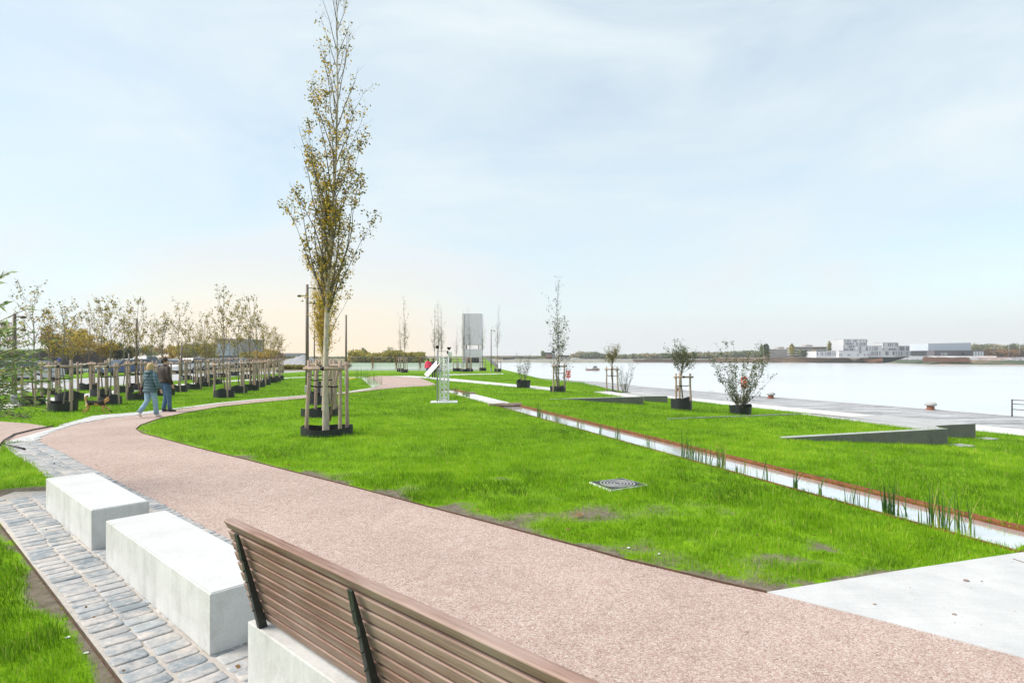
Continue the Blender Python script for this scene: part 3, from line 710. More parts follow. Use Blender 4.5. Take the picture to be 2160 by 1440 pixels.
# ================================================================ BLOCKS AND BENCH
def block(name, t0, t1, label, root=None):
    # footprint along the block line; front face at offset 0
    w = .52; r = root or thing(name, label, 'bench', (*Q((t0+t1)/2, w/2), 0))
    bx, by = Q((t0+t1)/2, w/2)
    def P(t, o): a = Q(t, o); return (a[0]-bx, a[1]-by)
    cv = .012
    mb = MB(); mb.prism([P(t0+cv, cv), P(t1-cv, cv), P(t1-cv, w-cv), P(t0+cv, w-cv)], .0, .012); mb.build('plinth', MT['edging'], r)
    mb = MB(); mb.prism([P(t0, 0), P(t1, 0), P(t1, w), P(t0, w)], .012, .42); mb.build('body', MT['block'], r, bevel=.007)
    i = .012
    mb = MB(); mb.prism([P(t0+i, i), P(t1-i, i), P(t1-i, w-i), P(t0+i, w-i)], .421, .424); mb.build('top_face', MT['block_top'], r)
    return r
block('concrete_bench', -5.955, -3.66, 'farther plain white concrete block bench on the setts')
block('concrete_bench', -3.12, -.575, 'nearer plain white concrete block bench on the setts, next to the slatted bench')
def slat_bench():
    w = .52; t0, t1 = 0.0, 2.66; bx, by = Q(1.33, w/2)
    r = thing('slatted_bench', 'bench with brown weathered wooden slat backrest on a concrete base', 'bench', (bx, by, 0))
    def P(t, o, z): a = Q(t, o); return Vector((a[0]-bx, a[1]-by, z))
    def P2(t, o): a = Q(t, o); return (a[0]-bx, a[1]-by)
    mb = MB(); mb.prism([P2(t0, 0), P2(t1, 0), P2(t1, w), P2(t0, w)], .0, .42); mb.build('base', MT['block'], r, bevel=.007)
    rng = random.Random(2)
    # lean line: bottom (o=.045,z=.47) -> top (o=-.095,z=1.03)
    def L(f): return (.06-.155*f, .445+.59*f)
    n = 9; ang = math.atan2(.155, .59)
    seat_tilt = ang
    for i in range(n):
        f0 = i/n+.004; f1 = (i+1)/n-.012
        top = (i == n-1)
        o0, z0 = L(f0); o1, z1 = L(f1)
        ext = .0 if i < n-1 else .012
        thick = .036 if not top else .044
        # section: parallelogram bulging toward viewer at its upper edge (louvre)
        mb = MB(); vs = []; N = 14
        cols = []
        sa, ca = math.sin(ang), math.cos(ang)
        prof = [(.001, .0), (-.007, .003), (-.012, .055), (-.008, .060), (thick, .060), (thick, .0)]
        if top: prof = [(.010, .0), (-.006, .006), (-.022, .056), (-.012, .064), (thick-.006, .066), (thick, .0)]
        for k in range(N+1):
            u = k/N; t = t0-.055-.012*i/n + (t1+.1-t0)*u
            bow = .0
            for (po, pz) in prof:
                pz2 = pz*(.59/n/.0655)
                vs.append(P(t, o0+po*ca-pz2*sa+bow, z0+pz2*ca+po*sa*0.0))
        m = len(prof)
        fs = [(k*m+j, k*m+(j+1) % m, (k+1)*m+(j+1) % m, (k+1)*m+j) for k in range(N) for j in range(m)] + [tuple(reversed(range(m))), tuple(N*m+j for j in range(m))]
        # local x axis along the slat so the grain runs along it
        c = P(1.33, 0, z0+.03); M = Matrix(((DV[0], NV[0], 0, c.x), (DV[1], NV[1], 0, c.y), (0, 0, 1, c.z), (0, 0, 0, 1)))
        Mi = M.inverted(); off = Vector((rng.uniform(-30, 30), 0, 0))
        mb.add([Mi @ v for v in vs], fs)
        o = mb.build('back_slat', MT['slat'], r, bevel=.004); o.matrix_local = M
        bm = bmesh.new(); bm.from_mesh(o.data); bmesh.ops.recalc_face_normals(bm, faces=bm.faces); bm.to_mesh(o.data); bm.free()
    for tp in (.135, 1.30, 2.47):
        mb = MB(); a0, z0 = L(-.03); a1, z1 = L(.93)
        dd = Vector((DV[0], DV[1], 0))
        A = P(tp, a0-.035, .415); B = P(tp, a1-.034, z1)
        # tapered flange: wide at the bottom
        vs = []
        for c_, hw, dp in ((A, .019, .05), (A.lerp(B, .5), .0175, .032), (A.lerp(B, .86), .0165, .018), (B, .0165, .008)):
            for sx, sy in ((-1, -1), (1, -1), (1, 1), (-1, 1)): vs.append(c_+dd*(sx*hw)+Vector((NV[0], NV[1], .0))*(sy*dp/2))
        fs = [(3, 2, 1, 0), (12, 13, 14, 15)]+[(4*k+j, 4*k+(j+1) % 4, 4*k+4+(j+1) % 4, 4*k+4+j) for k in range(3) for j in range(4)]
        mb.add(vs, fs)
        # flat strap over upper end and foot plate
        mb.bar(A.lerp(B, .72)-Vector((NV[0], NV[1], 0))*.014, B-Vector((NV[0], NV[1], 0))*.006, .040, .006, up=Vector((NV[0], NV[1], 0)).cross(Vector((DV[0], DV[1], 0))))
        o = mb.build('back_support', MT['steel'], r, bevel=.0025)
        for u in (.2, .35, .5, .62, .74, .84):
            mb = MB(); c_ = A.lerp(B, u)-Vector((NV[0], NV[1], .0))*(.034-.02*u)+dd*.0; c_ = c_+Vector((0, 0, 0)); mb.tube([c_+Vector((NV[0], NV[1], 0))*.02, c_-Vector((NV[0], NV[1], 0))*.001], .0055, 8); mb.build('bolt', MT['steel'], o)
slat_bench()
# ================================================================ MANHOLE COVER
def manhole():
    cx = sum(p[0] for p in MAN)/4; cy = sum(p[1] for p in MAN)/4
    r = thing('access_cover', 'square steel access cover with concentric rings set in the middle lawn', 'cover', (cx, cy, 0))
    P = [(p[0]-cx, p[1]-cy) for p in MAN]
    a = P; mb = MB(); mb.prism(a, -.05, .022); b = [(x*.93, y*.93) for x, y in P]; mb.build('frame', MT['white'], r)
    mb = MB(); mb.prism(b, .0225, .027); mb.build('lid', MT['bronze'], r)
    R = min(math.hypot((P[i][0]+P[(i+1) % 4][0])/2, (P[i][1]+P[(i+1) % 4][1])/2) for i in range(4))*.86
    mb = MB()
    k = R
    while k > .02:
        mb.lathe([(k-.008, .0275), (k-.008, .032), (k+.008, .032), (k+.008, .0275)], n=40, smooth=False); mb.f = mb.f[:-2]; mb.m = mb.m[:-2]; mb.sm = mb.sm[:-2]; k -= .05
    mb.build('ring_relief', MT['greycap'], r)
manhole()
# ================================================================ TREES
def leaf_mesh(name, pts, size, mat, seed, aspect=.62, droop=.5, rnd=None, long=None):
    rg = np.random.default_rng(seed); P = np.array(pts, float); n = len(P)
    if n == 0: P = np.zeros((1, 3)); n = 1
    a = rg.uniform(0, 2*PI, n); el = rg.normal(-droop*.6, .6, n)
    D = np.column_stack([np.cos(a)*np.cos(el), np.sin(a)*np.cos(el), np.sin(el)])
    if long is not None: D = D*.6+long; D /= np.linalg.norm(D, axis=1)[:, None]
    q = rg.normal(size=(n, 3)); S = np.cross(D, q); S /= np.linalg.norm(S, axis=1)[:, None]
    L = size*rg.uniform(.6, 1.3, n)[:, None]; Wd = L*aspect/2
    V = np.stack([P, P+D*L*.5+S*Wd, P+D*L, P+D*L*.5-S*Wd], 1).reshape(-1, 3)
    Fc = np.arange(n*4).reshape(-1, 4)
    r = rg.random(n) if rnd is None else np.clip(rnd+rg.normal(0, .15, n), 0, 1)
    return np_mesh(name, V, Fc, mat, {'rnd': ('FACE', r)})
def rdir(az, tilt): return Vector((math.cos(az)*math.sin(tilt), math.sin(az)*math.sin(tilt), math.cos(tilt)))
def limb(mb, rng, p, d, L, r0, segs=6, wob=.12, up=.12, r1=.25, n=5):
    pts = [p.copy()]; d = d.copy(); out = []
    for i in range(segs):
        d = (d + Vector((rng.gauss(0, wob), rng.gauss(0, wob), rng.gauss(0, wob*.6)+up))).normalized()
        pts.append(pts[-1]+d*L/segs); out.append(d.copy())
    rr = [r0*(1-(1-r1)*i/segs) for i in range(segs+1)]
    mb.tube(pts, rr, n, caps=False)
    return pts, out, rr
def along(pts, u):
    k = len(pts)-1; f = min(u*k, k-1e-6); i = int(f); return pts[i].lerp(pts[i+1], f-i)
def cluster(rng, leaves, p, n, s):
    for _ in range(n): leaves.append((p.x+rng.gauss(0, s), p.y+rng.gauss(0, s), p.z+rng.gauss(0, s)))
def poplar(seed, h=11.0, clear=.3, r=.085, wid=1.1, nb=34, leafn=2600, leaf=.06, lean=(0, 0), topbare=.3):
    """narrow ascending crown; returns trunk, leaf points"""
    rng = random.Random(seed); mb = MB(); mb2 = MB(); leaves = []; rnd = []
    pts = []; N = 16
    for i in range(N+1):
        u = i/N; pts.append(Vector((lean[0]*u*h+.05*math.sin(u*7+seed)+rng.gauss(0, .02)*u, lean[1]*u*h+.05*math.sin(u*5+1+seed), u*h)))
    rr = [r*(1.12-.12*min(1, i)) if i < 2 else r*max(.07, (1-.93*(i/N)**.85)) for i in range(N+1)]
    mb.tube(pts, rr, 9, caps=False)
    zs = [clear + (.93-clear)*(k/(nb-1))**1.45 for k in range(nb)]
    for k, u in enumerate(zs):
        z = u; prof = 1-((u-clear)/(1-clear))
        L = h*(.085+.21*prof)*rng.uniform(.6, 1.2)
        az = k*2.4+rng.uniform(-.5, .5); tilt = rng.uniform(.18, .50)*(1 if prof > .4 else .8)
        p = along(pts, u); br = max(.006, r*.42*(.35+.65*prof)*rng.uniform(.6, 1))
        # keep the horizontal reach inside the profile
        reach = wid*(.3+.7*math.sin(min(1, prof*1.25)*PI*.62))*rng.uniform(.55, 1.1)
        tilt = min(tilt, math.asin(min(.9, reach/max(L, .1))))+.06
        if prof > .8: tilt *= .8; L *= .95
        bp, bd, brr = limb(mb2, rng, p, rdir(az, tilt), L, br*.8, 8, .085, .055, .12, 5)
        dens = 0 if rng.random() < topbare*(u > .68) else rng.uniform(.6, 1.7)*(.40 if u > .62 else (.8 if u > .5 else 1.15))
        for t in range(int(4+L*3.2)):
            q = along(bp, rng.uniform(.12, 1)); td = (bd[rng.randrange(len(bd))] + rdir(rng.uniform(0, 2*PI), 1.2)*.9).normalized()
            tp, _, _ = limb(mb2, rng, q, td, rng.uniform(.18, .5), max(.0028, br*.16), 3, .15, .08, .3, 3)
            if dens:
                for m in range(int(rng.uniform(.6, 2.6)*dens*3)): cluster(rng, leaves, along(tp, rng.uniform(.2, 1)), rng.randint(2, 5), leaf*.9)
    for k in range(int(nb*.9)):
        q = along(pts, rng.uniform(clear*.95, .55)); tp, _, _ = limb(mb2, rng, q, rdir(rng.uniform(0, 2*PI), rng.uniform(.5, 1.3)), rng.uniform(.25, .75), .005, 4, .2, .06, .3, 3)
        for m in range(rng.randint(5, 14)): cluster(rng, leaves, along(tp, rng.uniform(.2, 1)), rng.randint(2, 4), leaf*.9)
    rng.shuffle(leaves); leaves = leaves[:leafn]; mb.limbs = mb2
    return mb, leaves
def young(seed, h=4.6, clear=1.9, r=.035, spread=.75, nb=12, leafn=420, leaf=.06, tw=3, second=False):
    rng = random.Random(seed); mb = MB(); leaves = []
    pts = [Vector((.04*math.sin(i*.9+seed), .04*math.cos(i*1.3+seed), h*.97*i/10)) for i in range(11)]
    mb.tube(pts, [r*max(.12, 1-.88*i/10) for i in range(11)], 7, caps=False)
    for k in range(nb):
        u = clear/h+(1-clear/h)*.9*(k/nb)**1.0; p = along(pts, u*1.0/.97 if u < .95 else .97); prof = 1-(u-clear/h)/(1-clear/h)
        L = (h-clear)*(.25+.45*prof)*rng.uniform(.7, 1.2)
        bp, bd, _ = limb(mb, rng, p, rdir(k*2.4+rng.uniform(-.4, .4), rng.uniform(.4, .75)*spread/.75), L, r*.42*(.4+.6*prof), 6, .1, .10, .2, 4)
        for t in range(tw+int(L*2)):
            q = along(bp, rng.uniform(.25, 1)); td = (bd[rng.randrange(len(bd))]+rdir(rng.uniform(0, 2*PI), 1.3)*.9).normalized()
            tp, _, _ = limb(mb, rng, q, td, rng.uniform(.15, .5), .0045, 3, .15, .08, .4, 3)
            for m in range(rng.randint(1, 6)): cluster(rng, leaves, along(tp, rng.uniform(.2, 1)), rng.randint(1, 3), leaf*.9)
    rng.shuffle(leaves); return mb, leaves[:leafn]
def shrub(seed, h=2.6, spread=1.0, stems=12, leafn=900, leaf=.06, low=.15, r=.012):
    rng = random.Random(seed); mb = MB(); leaves = []
    for k in range(stems):
        az = rng.uniform(0, 2*PI); L = h*rng.uniform(.6, 1.08); tilt = min(1.1, math.atan2(spread*rng.uniform(.1, 1.0), h))
        p = Vector((math.cos(az)*.1, math.sin(az)*.1, 0)); bp, bd, _ = limb(mb, rng, p, rdir(az, tilt), L, r, 8, .07, .02, .25, 4)
        for t in range(int(6+L*4)):
            q = along(bp, rng.uniform(low, 1)); td = (bd[rng.randrange(len(bd))]+rdir(rng.uniform(0, 2*PI), 1.2)*.8).normalized()
            tp, _, _ = limb(mb, rng, q, td, rng.uniform(.12, .45), .003, 3, .15, .06, .4, 3)
            for m in range(rng.randint(2, 8)): cluster(rng, leaves, along(tp, rng.uniform(.1, 1)), rng.randint(1, 4), leaf*.8)
    rng.shuffle(leaves); return mb, leaves[:leafn]
def plant_thing(name, label, cat, loc, gen, bark, leafmat, seed, leaf, group=None, aspect=.62, kind_leaf='crown', rnd=None, rz=0, woodn='trunk'):
    mb, lv = gen; r = thing(name, label, cat, loc, rz, group)
    mb.build(woodn, bark, r)
    if hasattr(mb, 'limbs'): mb.limbs.build('limbs', MT['limb'], r)
    link_mesh(kind_leaf, leaf_mesh(kind_leaf, lv, leaf, leafmat, seed, aspect, rnd=rnd), r); return r
# ---- collar of black plastic sheet, sunk ring round a tree
def collar_mesh(seed, R, hh, flare=0.0, sq=0.0):
    rng = random.Random(seed); n = 40; mb = MB(); ph = [rng.uniform(0, 6) for _ in range(4)]
    vs = []
    for ring, (z, dr) in enumerate(((-.06, 0), (hh*.5, 0), (hh, 0), (hh, -.008), (hh*.4, -.008))):
        for j in range(n):
            a = 2*PI*j/n; rr = R*(1+.05*math.sin(2*a+ph[0])+.05*math.sin(3*a+ph[1])+.018*math.sin(7*a+ph[2]))
            if sq: rr *= (1-sq)+sq*min(1.0, 1/max(abs(math.cos(a)), abs(math.sin(a))))/1.1
            rr *= 1+flare*max(0, z)/hh; rr += dr
            zz = z + (hh*.14*math.sin(2*a+ph[3])+hh*.06*math.sin(5*a+ph[1]) if z >= hh*.9 else 0)
            vs.append((rr*math.cos(a), rr*math.sin(a), zz))
    mb.add(vs, [(r*n+j, r*n+(j+1) % n, (r+1)*n+(j+1) % n, (r+1)*n+j) for r in range(4) for j in range(n)], 0, False)
    return mb
def make_collar(seed, R, hh, flare=0, sq=0, name='plastic_tree_collar'):
    r = thing(name, '', 'planter ring'); collar_mesh(seed, R, hh, flare, sq).build('sheet', MT['pot'], r)
    mb = MB(); mb.lathe([(.001, hh*.14), (R*.90, hh*.12), (R*.88, hh*.1)], n=20, smooth=False); mb.f = mb.f[:-2]; mb.m = mb.m[:-2]; mb.sm = mb.sm[:-2]
    mb.build('mulch', MT['potsoil'], r); return r
# ---- stakes
def make_stakes(seed, R=.5, hh=1.75, kind=0, mat=None):
    rng = random.Random(seed); r = thing('stake_frame', '', 'tree stakes'); mat = mat or MT['stake']
    A = [-2.45, -.62, .35, 1.9] if kind == 0 else [-2.5, -.55, 1.5]
    tops = []
    for i, a in enumerate(A):
        mb = MB(); x, y = R*math.cos(a), R*math.sin(a)*.85; tx, ty = x*.94+rng.gauss(0, .02), y*.94+rng.gauss(0, .02); tz = hh*rng.uniform(.96, 1.03)
        pts = [Vector((x, y, -.2)).lerp(Vector((tx, ty, tz)), u)+Vector((rng.gauss(0, .006), rng.gauss(0, .006), 0)) for u in (0, .25, .5, .75, 1)]
        mb.tube(pts, [.052, .050, .046, .044, .042], 10); mb.build('stake', [mat], r); tops.append(Vector((tx, ty, 0)))
    zr = hh*.90
    def rail(a, b, z, rad=.04):
        mb = MB(); d = (b-a).normalized(); o = Vector((0, -.05 if a.y < 0 else .05, 0)); mb.tube([a-d*.12+o+Vector((0, 0, z)), (a+b)/2+o+Vector((0, 0, z)), b+d*.12+o+Vector((0, 0, z))], rad, 9); mb.build('rail', mat, r)
    rail(tops[0], tops[1], zr)
    if kind == 0:
        rail(tops[3], tops[2], zr+.07, .036)
        mb = MB(); mb.tube([(.06, .1, hh*.18), (R*.62, -.1, hh*.88)], .03, 8); mb.build('brace', mat, r)
    elif kind == 1: rail(tops[2], tops[1], zr-.02, .034)
    # rubber straps to the trunk
    zs = hh*.66; mb = MB()
    for a in (tops[0], tops[1]) if kind < 2 else (tops[0], tops[1], tops[2]):
        m = a*.5+Vector((0, .03, zs-.02)); mb.tube([a+Vector((0, 0, zs+.02)), m, Vector((0, -.06, zs))], [(.006, .022)]*3, 6)
    mb.tube([(-.09, 0, zs), (0, -.1, zs), (.09, 0, zs), (0, .1, zs), (-.09, 0, zs)], [(.006, .024)]*5, 6)
    mb.build('strap', MT['black_strap'], r)
    mb = MB(); mb.tube([tops[0]*.02+Vector((-.04, tops[0].y-.05, zr)), (.04, tops[0].y-.05, zr)], .048, 9); mb.build('rubber_sleeve', MT['black_strap'], r)
    return r
ROWM = 'poplars in line behind the big one'
# ---- the big poplar and its line
bx, by = W(688, 916)
mb_, lv_ = poplar(3, 11.4, .25, .080, 1.75, 48, 9800, .062, lean=(.026, 0), topbare=.3)
T = plant_thing('poplar_tree', 'tall slender poplar with thin golden leaves, foremost tree on the middle lawn', 'tree', (bx, by, 0), (mb_, lv_), MT['palebark'], MT['lf_poplar'], 5, .068, rz=0)
st = make_stakes(1, .52, 1.84, 0); st.location = (bx, by, 0); tag(st, 'thick pole frame with leaning brace around the foremost tall poplar')
col = make_collar(4, .60, .20); col.location = (bx, by, 0); tag(col, 'wavy black plastic ring round the foot of the foremost tall poplar')
col2 = make_collar(9, .55, .30, -.05)
row = [(676, 877, 8.0, 'second'), (679, 853, 6.6, 'third'), (685, 834, 6.2, 'fourth'), (686, 819, 5.6, 'last')]
p2 = poplar(8, 7.4, .3, .05, 1.2, 34, 3400, .065, lean=(.035, 0), topbare=.2)
for i, (px, py, h, w) in enumerate(row):
    x, y = W(px, py)
    if i == 0: q = plant_thing('poplar_tree', 'second poplar in line, leaning right behind the foremost one', 'tree', (x+.05, y, 0), p2, MT['palebark'], MT['lf_poplar'], 6, .065, ROWM, rz=1.0, rnd=.72); q0 = q
    else: q = dup(q0, (x, y, 0), i*1.9, f'{w} poplar of the line running away behind the big tree', h/7.4, ROWM)
    q['group'] = ROWM
    s = dup(st, (x, y, 0), .3-i*.35, f'pole frame of the {w} poplar in the line behind the big tree', (1, 1, .97), 'pole frames along the poplar line')
    c = dup(col2 if i else col, (x, y, 0), i*1.3+.7, f'black plastic ring round the {w} poplar behind the big tree', (.95, .95, 1.25 if i != 1 else 1.6), 'black rings along the poplar line')
bpy.data.objects.remove([c for c in col2.children][0]); bpy.data.objects.remove([c for c in col2.children][0]); bpy.data.objects.remove(col2)
# ---- young trees on the left lawns
vars_ = [young(21, 4.7, 1.85, .036, .8, 13, 800, .062), young(22, 4.2, 1.9, .034, .9, 15, 1000, .06), young(23, 4.9, 1.8, .038, .6, 12, 500, .06), young(24, 4.4, 2.0, .034, .75, 15, 700, .06)]
lm = [MT['lf_olive'], MT['lf_olive'], MT['lf_olive'], MT['lf_olive']]
protoT = []; protoS = []; protoC = []
for i, g in enumerate(vars_):
    protoT.append(plant_thing('young_tree', 'x', 'tree', (0, 0, 0), g, MT['greybark'] if i % 2 else MT['bark'], lm[i], 30+i, .092))
for i in range(3): protoS.append(make_stakes(40+i, .42, 1.7, 1)); protoC.append(make_collar(50+i, .45, .36, .05*(i-1), .45*(i == 1)))
L1 = [(472, 838), (502.5, 830), (527.5, 824), (542, 817), (556.7, 812), (571, 807.5), (578, 805), (587, 802)]
L2 = [(134, 867), (233, 852.5), (291, 843.5), (344, 834), (377.5, 826.5), (409, 821.5), (431.7, 815.5), (453, 810.5)]
L3 = [(70, 855), (147, 846), (214, 836), (262, 828), (286, 822), (320, 815), (392, 801.5), (423, 805.5), (446, 798)]
L4 = [(109, 832.5), (188, 822.5), (494, 792.5), (519, 799.5), (536, 789.5), (590, 786), (470, 796)]
ordn = ['first', 'second', 'third', 'fourth', 'fifth', 'sixth', 'seventh', 'eighth', 'ninth']
used = set(); rngp = random.Random(77); k = 0
specs = []
for nm, row_, txt in (('n', L1, 'in the row nearest the path'), ('m', L2, 'in the row of the walkers'), ('o', L3, 'beside the narrow lawn path'), ('p', L4, 'in the group near the street')):
    for i, (px, py) in enumerate(row_): specs.append((px, py, ordn[i], txt, nm))
for px, py, od, txt, nm in specs:
    x, y = W(px, py); v = k % 4
    if (px, py) == (134, 867): v = 1
    if nm == 'n' and od == 'second': v = 1
    sc_ = rngp.uniform(.76, .96)*(1.0 if nm != 'p' else .95)
    src, isn = (protoT[v], v not in used)
    lab = f'{od} young staked tree {txt}'
    if isn: src.location = (x, y, 0); src.rotation_euler = (0, 0, rngp.uniform(0, 6)); src['label'] = lab; src['group'] = 'young staked trees on the left lawns'; used.add(v)
    else: dup(src, (x, y, 0), rngp.uniform(0, 6), lab, sc_, 'young staked trees on the left lawns')
    for pr, word, grp, rot in ((protoS, 'wooden stakes of the', 'stake frames on the left lawns', rngp.uniform(-.5, .5)), (protoC, 'black ring round the', 'black rings on the left lawns', rngp.uniform(0, 6))):
        q = pr[k % 3]; lb = f'{word} {od} young tree {txt}'
        if ('u', id(pr), k % 3) not in used: q.location = (x, y, 0); q.rotation_euler = (0, 0, rot); q['label'] = lb; q['group'] = grp; used.add(('u', id(pr), k % 3))
        else: dup(q, (x, y, 0), rot, lb, rngp.uniform(.93, 1.05), grp)
    k += 1
# ---- thin far poplars round the tower
pf = poplar(61, 8.2, .3, .045, .55, 20, 480, .085, topbare=.5); pf2 = poplar(62, 8.0, .34, .04, .6, 16, 230, .085, topbare=.9)
far = [(853, 785.5, 8.1, 0, 'standing alone by the white hoarding', 0), (844, 783.8, 6.5, 1, 'behind the lone one by the hoarding', 0), (917, 784, 7.4, 0, 'behind the truss mast, leftmost of the cluster', 1), (924, 784.5, 7.8, 0, 'behind the truss mast, between two others', 1), (931, 784, 7.2, 0, 'behind the truss mast, closest to it', 1), (963, 783, 5.4, 1, 'left of the concrete tower', 0), (978, 784, 7.4, 1, 'in front of the left edge of the tower', 0), (990, 784, 7.5, 1, 'in front of the middle of the tower', 0), (1018, 782, 7.2, 1, 'just right of the tower', 0), (1050, 784, 8.0, 1, 'rightmost of those near the tower', 0)]
pr = {}
for i, (px, py, h, v, txt, bare) in enumerate(far):
    x, y = W(px, py); g = (pf, pf2)[v]; lb = 'thin sparse poplar ' + txt
    if v not in pr: pr[v] = plant_thing('young_poplar', lb, 'tree', (x, y, 0), g, MT['greybark'], MT['lf_green'], 70+v, .085, 'thin poplars near the tower'); pr[v].scale = (h/8.1,)*3
    else: dup(pr[v], (x, y, 0), i*1.7, lb, h/8.1)
    if i in (4,): continue
    dup(protoS[i % 3], (x, y, 0), i*.8, 'stake frame of the thin poplar ' + txt, 1.0, 'stake frames near the tower')
    dup(protoC[i % 3], (x, y, 0), i, 'black ring of the thin poplar ' + txt, (.95, .95, 1), 'black rings near the tower')
# ---- potted shrubs and trees on the right lawn
def put(px, py): return hit(px, py)
stR = make_stakes(81, .40, 1.62, 1)
# A: small multi-stem shrub
x, y, z = put(1104, 818); R_ = .38
plant_thing('multistem_shrub', 'small airy multi-stem shrub in the leftmost black pot of the right lawn', 'shrub', (x, y, z+.2), shrub(90, 1.75, .95, 14, 420, .055, .35), MT['greybark'], MT['lf_green'], 91, .06, woodn='stems')
c = make_collar(92, .38, .44, .12, .4, 'black_planter'); c.location = (x, y, z); tag(c, 'crooked black pot holding the leftmost small shrub')
# B: tall thin tree with shrub at foot
x, y, z = put(1177, 826.5)
plant_thing('young_tree', 'tall slim tree with drooping side twigs, right of the small potted shrub', 'tree', (x, y, z), poplar(94, 5.9, .22, .032, .78, 24, 900, .085, topbare=.1), MT['greybark'], MT['lf_green'], 95, .085)
plant_thing('multistem_shrub', 'thin-stemmed shrub growing at the foot of the tall slim tree', 'shrub', (x+.15, y-.1, z+.1), shrub(96, 1.9, 1.0, 9, 380, .06, .3), MT['greybark'], MT['lf_green'], 97, .065, woodn='stems')
s = dup(stR, (x, y, z), .2, 'pale stakes round the tall slim tree on the right lawn', .95)
c = make_collar(98, .40, .30, 0, 0, 'black_planter'); c.location = (x, y, z); tag(c, 'black ring planter under the tall slim tree')
# C: round-crowned tree, D: twiggy shrub
def roundtree(seed, h, clear, cr, n, leaf=.05, nb=26):
    rng = random.Random(seed); mb = MB(); lv = []
    pts = [Vector((.03*math.sin(i), .03*math.cos(i*1.4), clear*1.25*i/8)) for i in range(9)]; mb.tube(pts, [.045*(1-.35*i/8) for i in range(9)], 8, caps=False)
    top = Vector((0, 0, clear))
    for k in range(nb):
        p = along(pts, rng.uniform(.72, 1)); L = (h-clear)*rng.uniform(.45, .85); bp, bd, _ = limb(mb, rng, p, rdir(k*2.4, rng.uniform(.1, 1.15)), L, .014, 6, .12, .05, .25, 4)
        for t in range(9):
            q = along(bp, rng.uniform(.3, 1)); tp, _, _ = limb(mb, rng, q, (bd[-1]+rdir(rng.uniform(0, 6.3), rng.uniform(.6, 1.6))).normalized(), rng.uniform(.12, .34), .0035, 3, .15, .04, .4, 3)
            for m in range(rng.randint(2, 7)): cluster(rng, lv, along(tp, rng.uniform(.1, 1)), rng.randint(1, 4), leaf)
    rng.shuffle(lv); return mb, lv[:n]
x, y, z = put(1291, 829)
plant_thing('young_tree', 'small round-headed tree with three stakes, left of the twiggy shrub', 'tree', (x, y, z), roundtree(101, 2.75, 1.75, .5, 1000, .055), MT['greybark'], MT['lf_olive'], 102, .07, rnd=.35)
dup(stR, (x, y, z), -.2, 'pale stakes round the small round-headed tree by the twiggy shrub', 1.0)
c = make_collar(103, .44, .12, 0, 0, 'black_planter'); c.location = (x, y, z); tag(c, 'low black ring under the small round-headed tree')
x, y, z = put(1318, 832)
plant_thing('multistem_shrub', 'upright twiggy shrub right of the small round-headed tree', 'shrub', (x, y, z), shrub(104, 2.1, .9, 13, 420, .06, .1), MT['greybark'], MT['lf_green'], 105, .06, woodn='stems')
c = make_collar(106, .40, .12, 0, 0, 'black_planter'); c.location = (x, y, z); tag(c, 'low black ring under the upright twiggy shrub')
# E
x, y, z = put(1438, 864)
plant_thing('young_tree', 'round-headed green tree in the shiny black drum between three stakes', 'tree', (x, y, z), roundtree(111, 2.95, 1.75, .6, 1900, .05, 34), MT['greybark'], MT['lf_green'], 112, .06)
stR.location = (x, y, z); stR.rotation_euler = (0, 0, .05); tag(stR, 'three pale stakes with crossbar in the shiny black drum planter')
c = make_collar(113, .445, .47, .02, 0, 'black_planter'); c.location = (x, y, z); tag(c, 'tall shiny black drum planter of the round-headed green tree')
# F
x, y, z = put(1562, 874)
plant_thing('multistem_shrub', 'widest airy shrub with many stems in a black pot near the nearest wedge wall', 'shrub', (x, y, z+.3), shrub(121, 2.9, 2.4, 26, 3600, .055, .02, .012), MT['greybark'], MT['lf_green'], 122, .068, woodn='stems')
c = make_collar(123, .44, .38, .10, .5, 'black_planter'); c.location = (x, y, z); tag(c, 'black pot with a folded corner under the widest airy shrub')
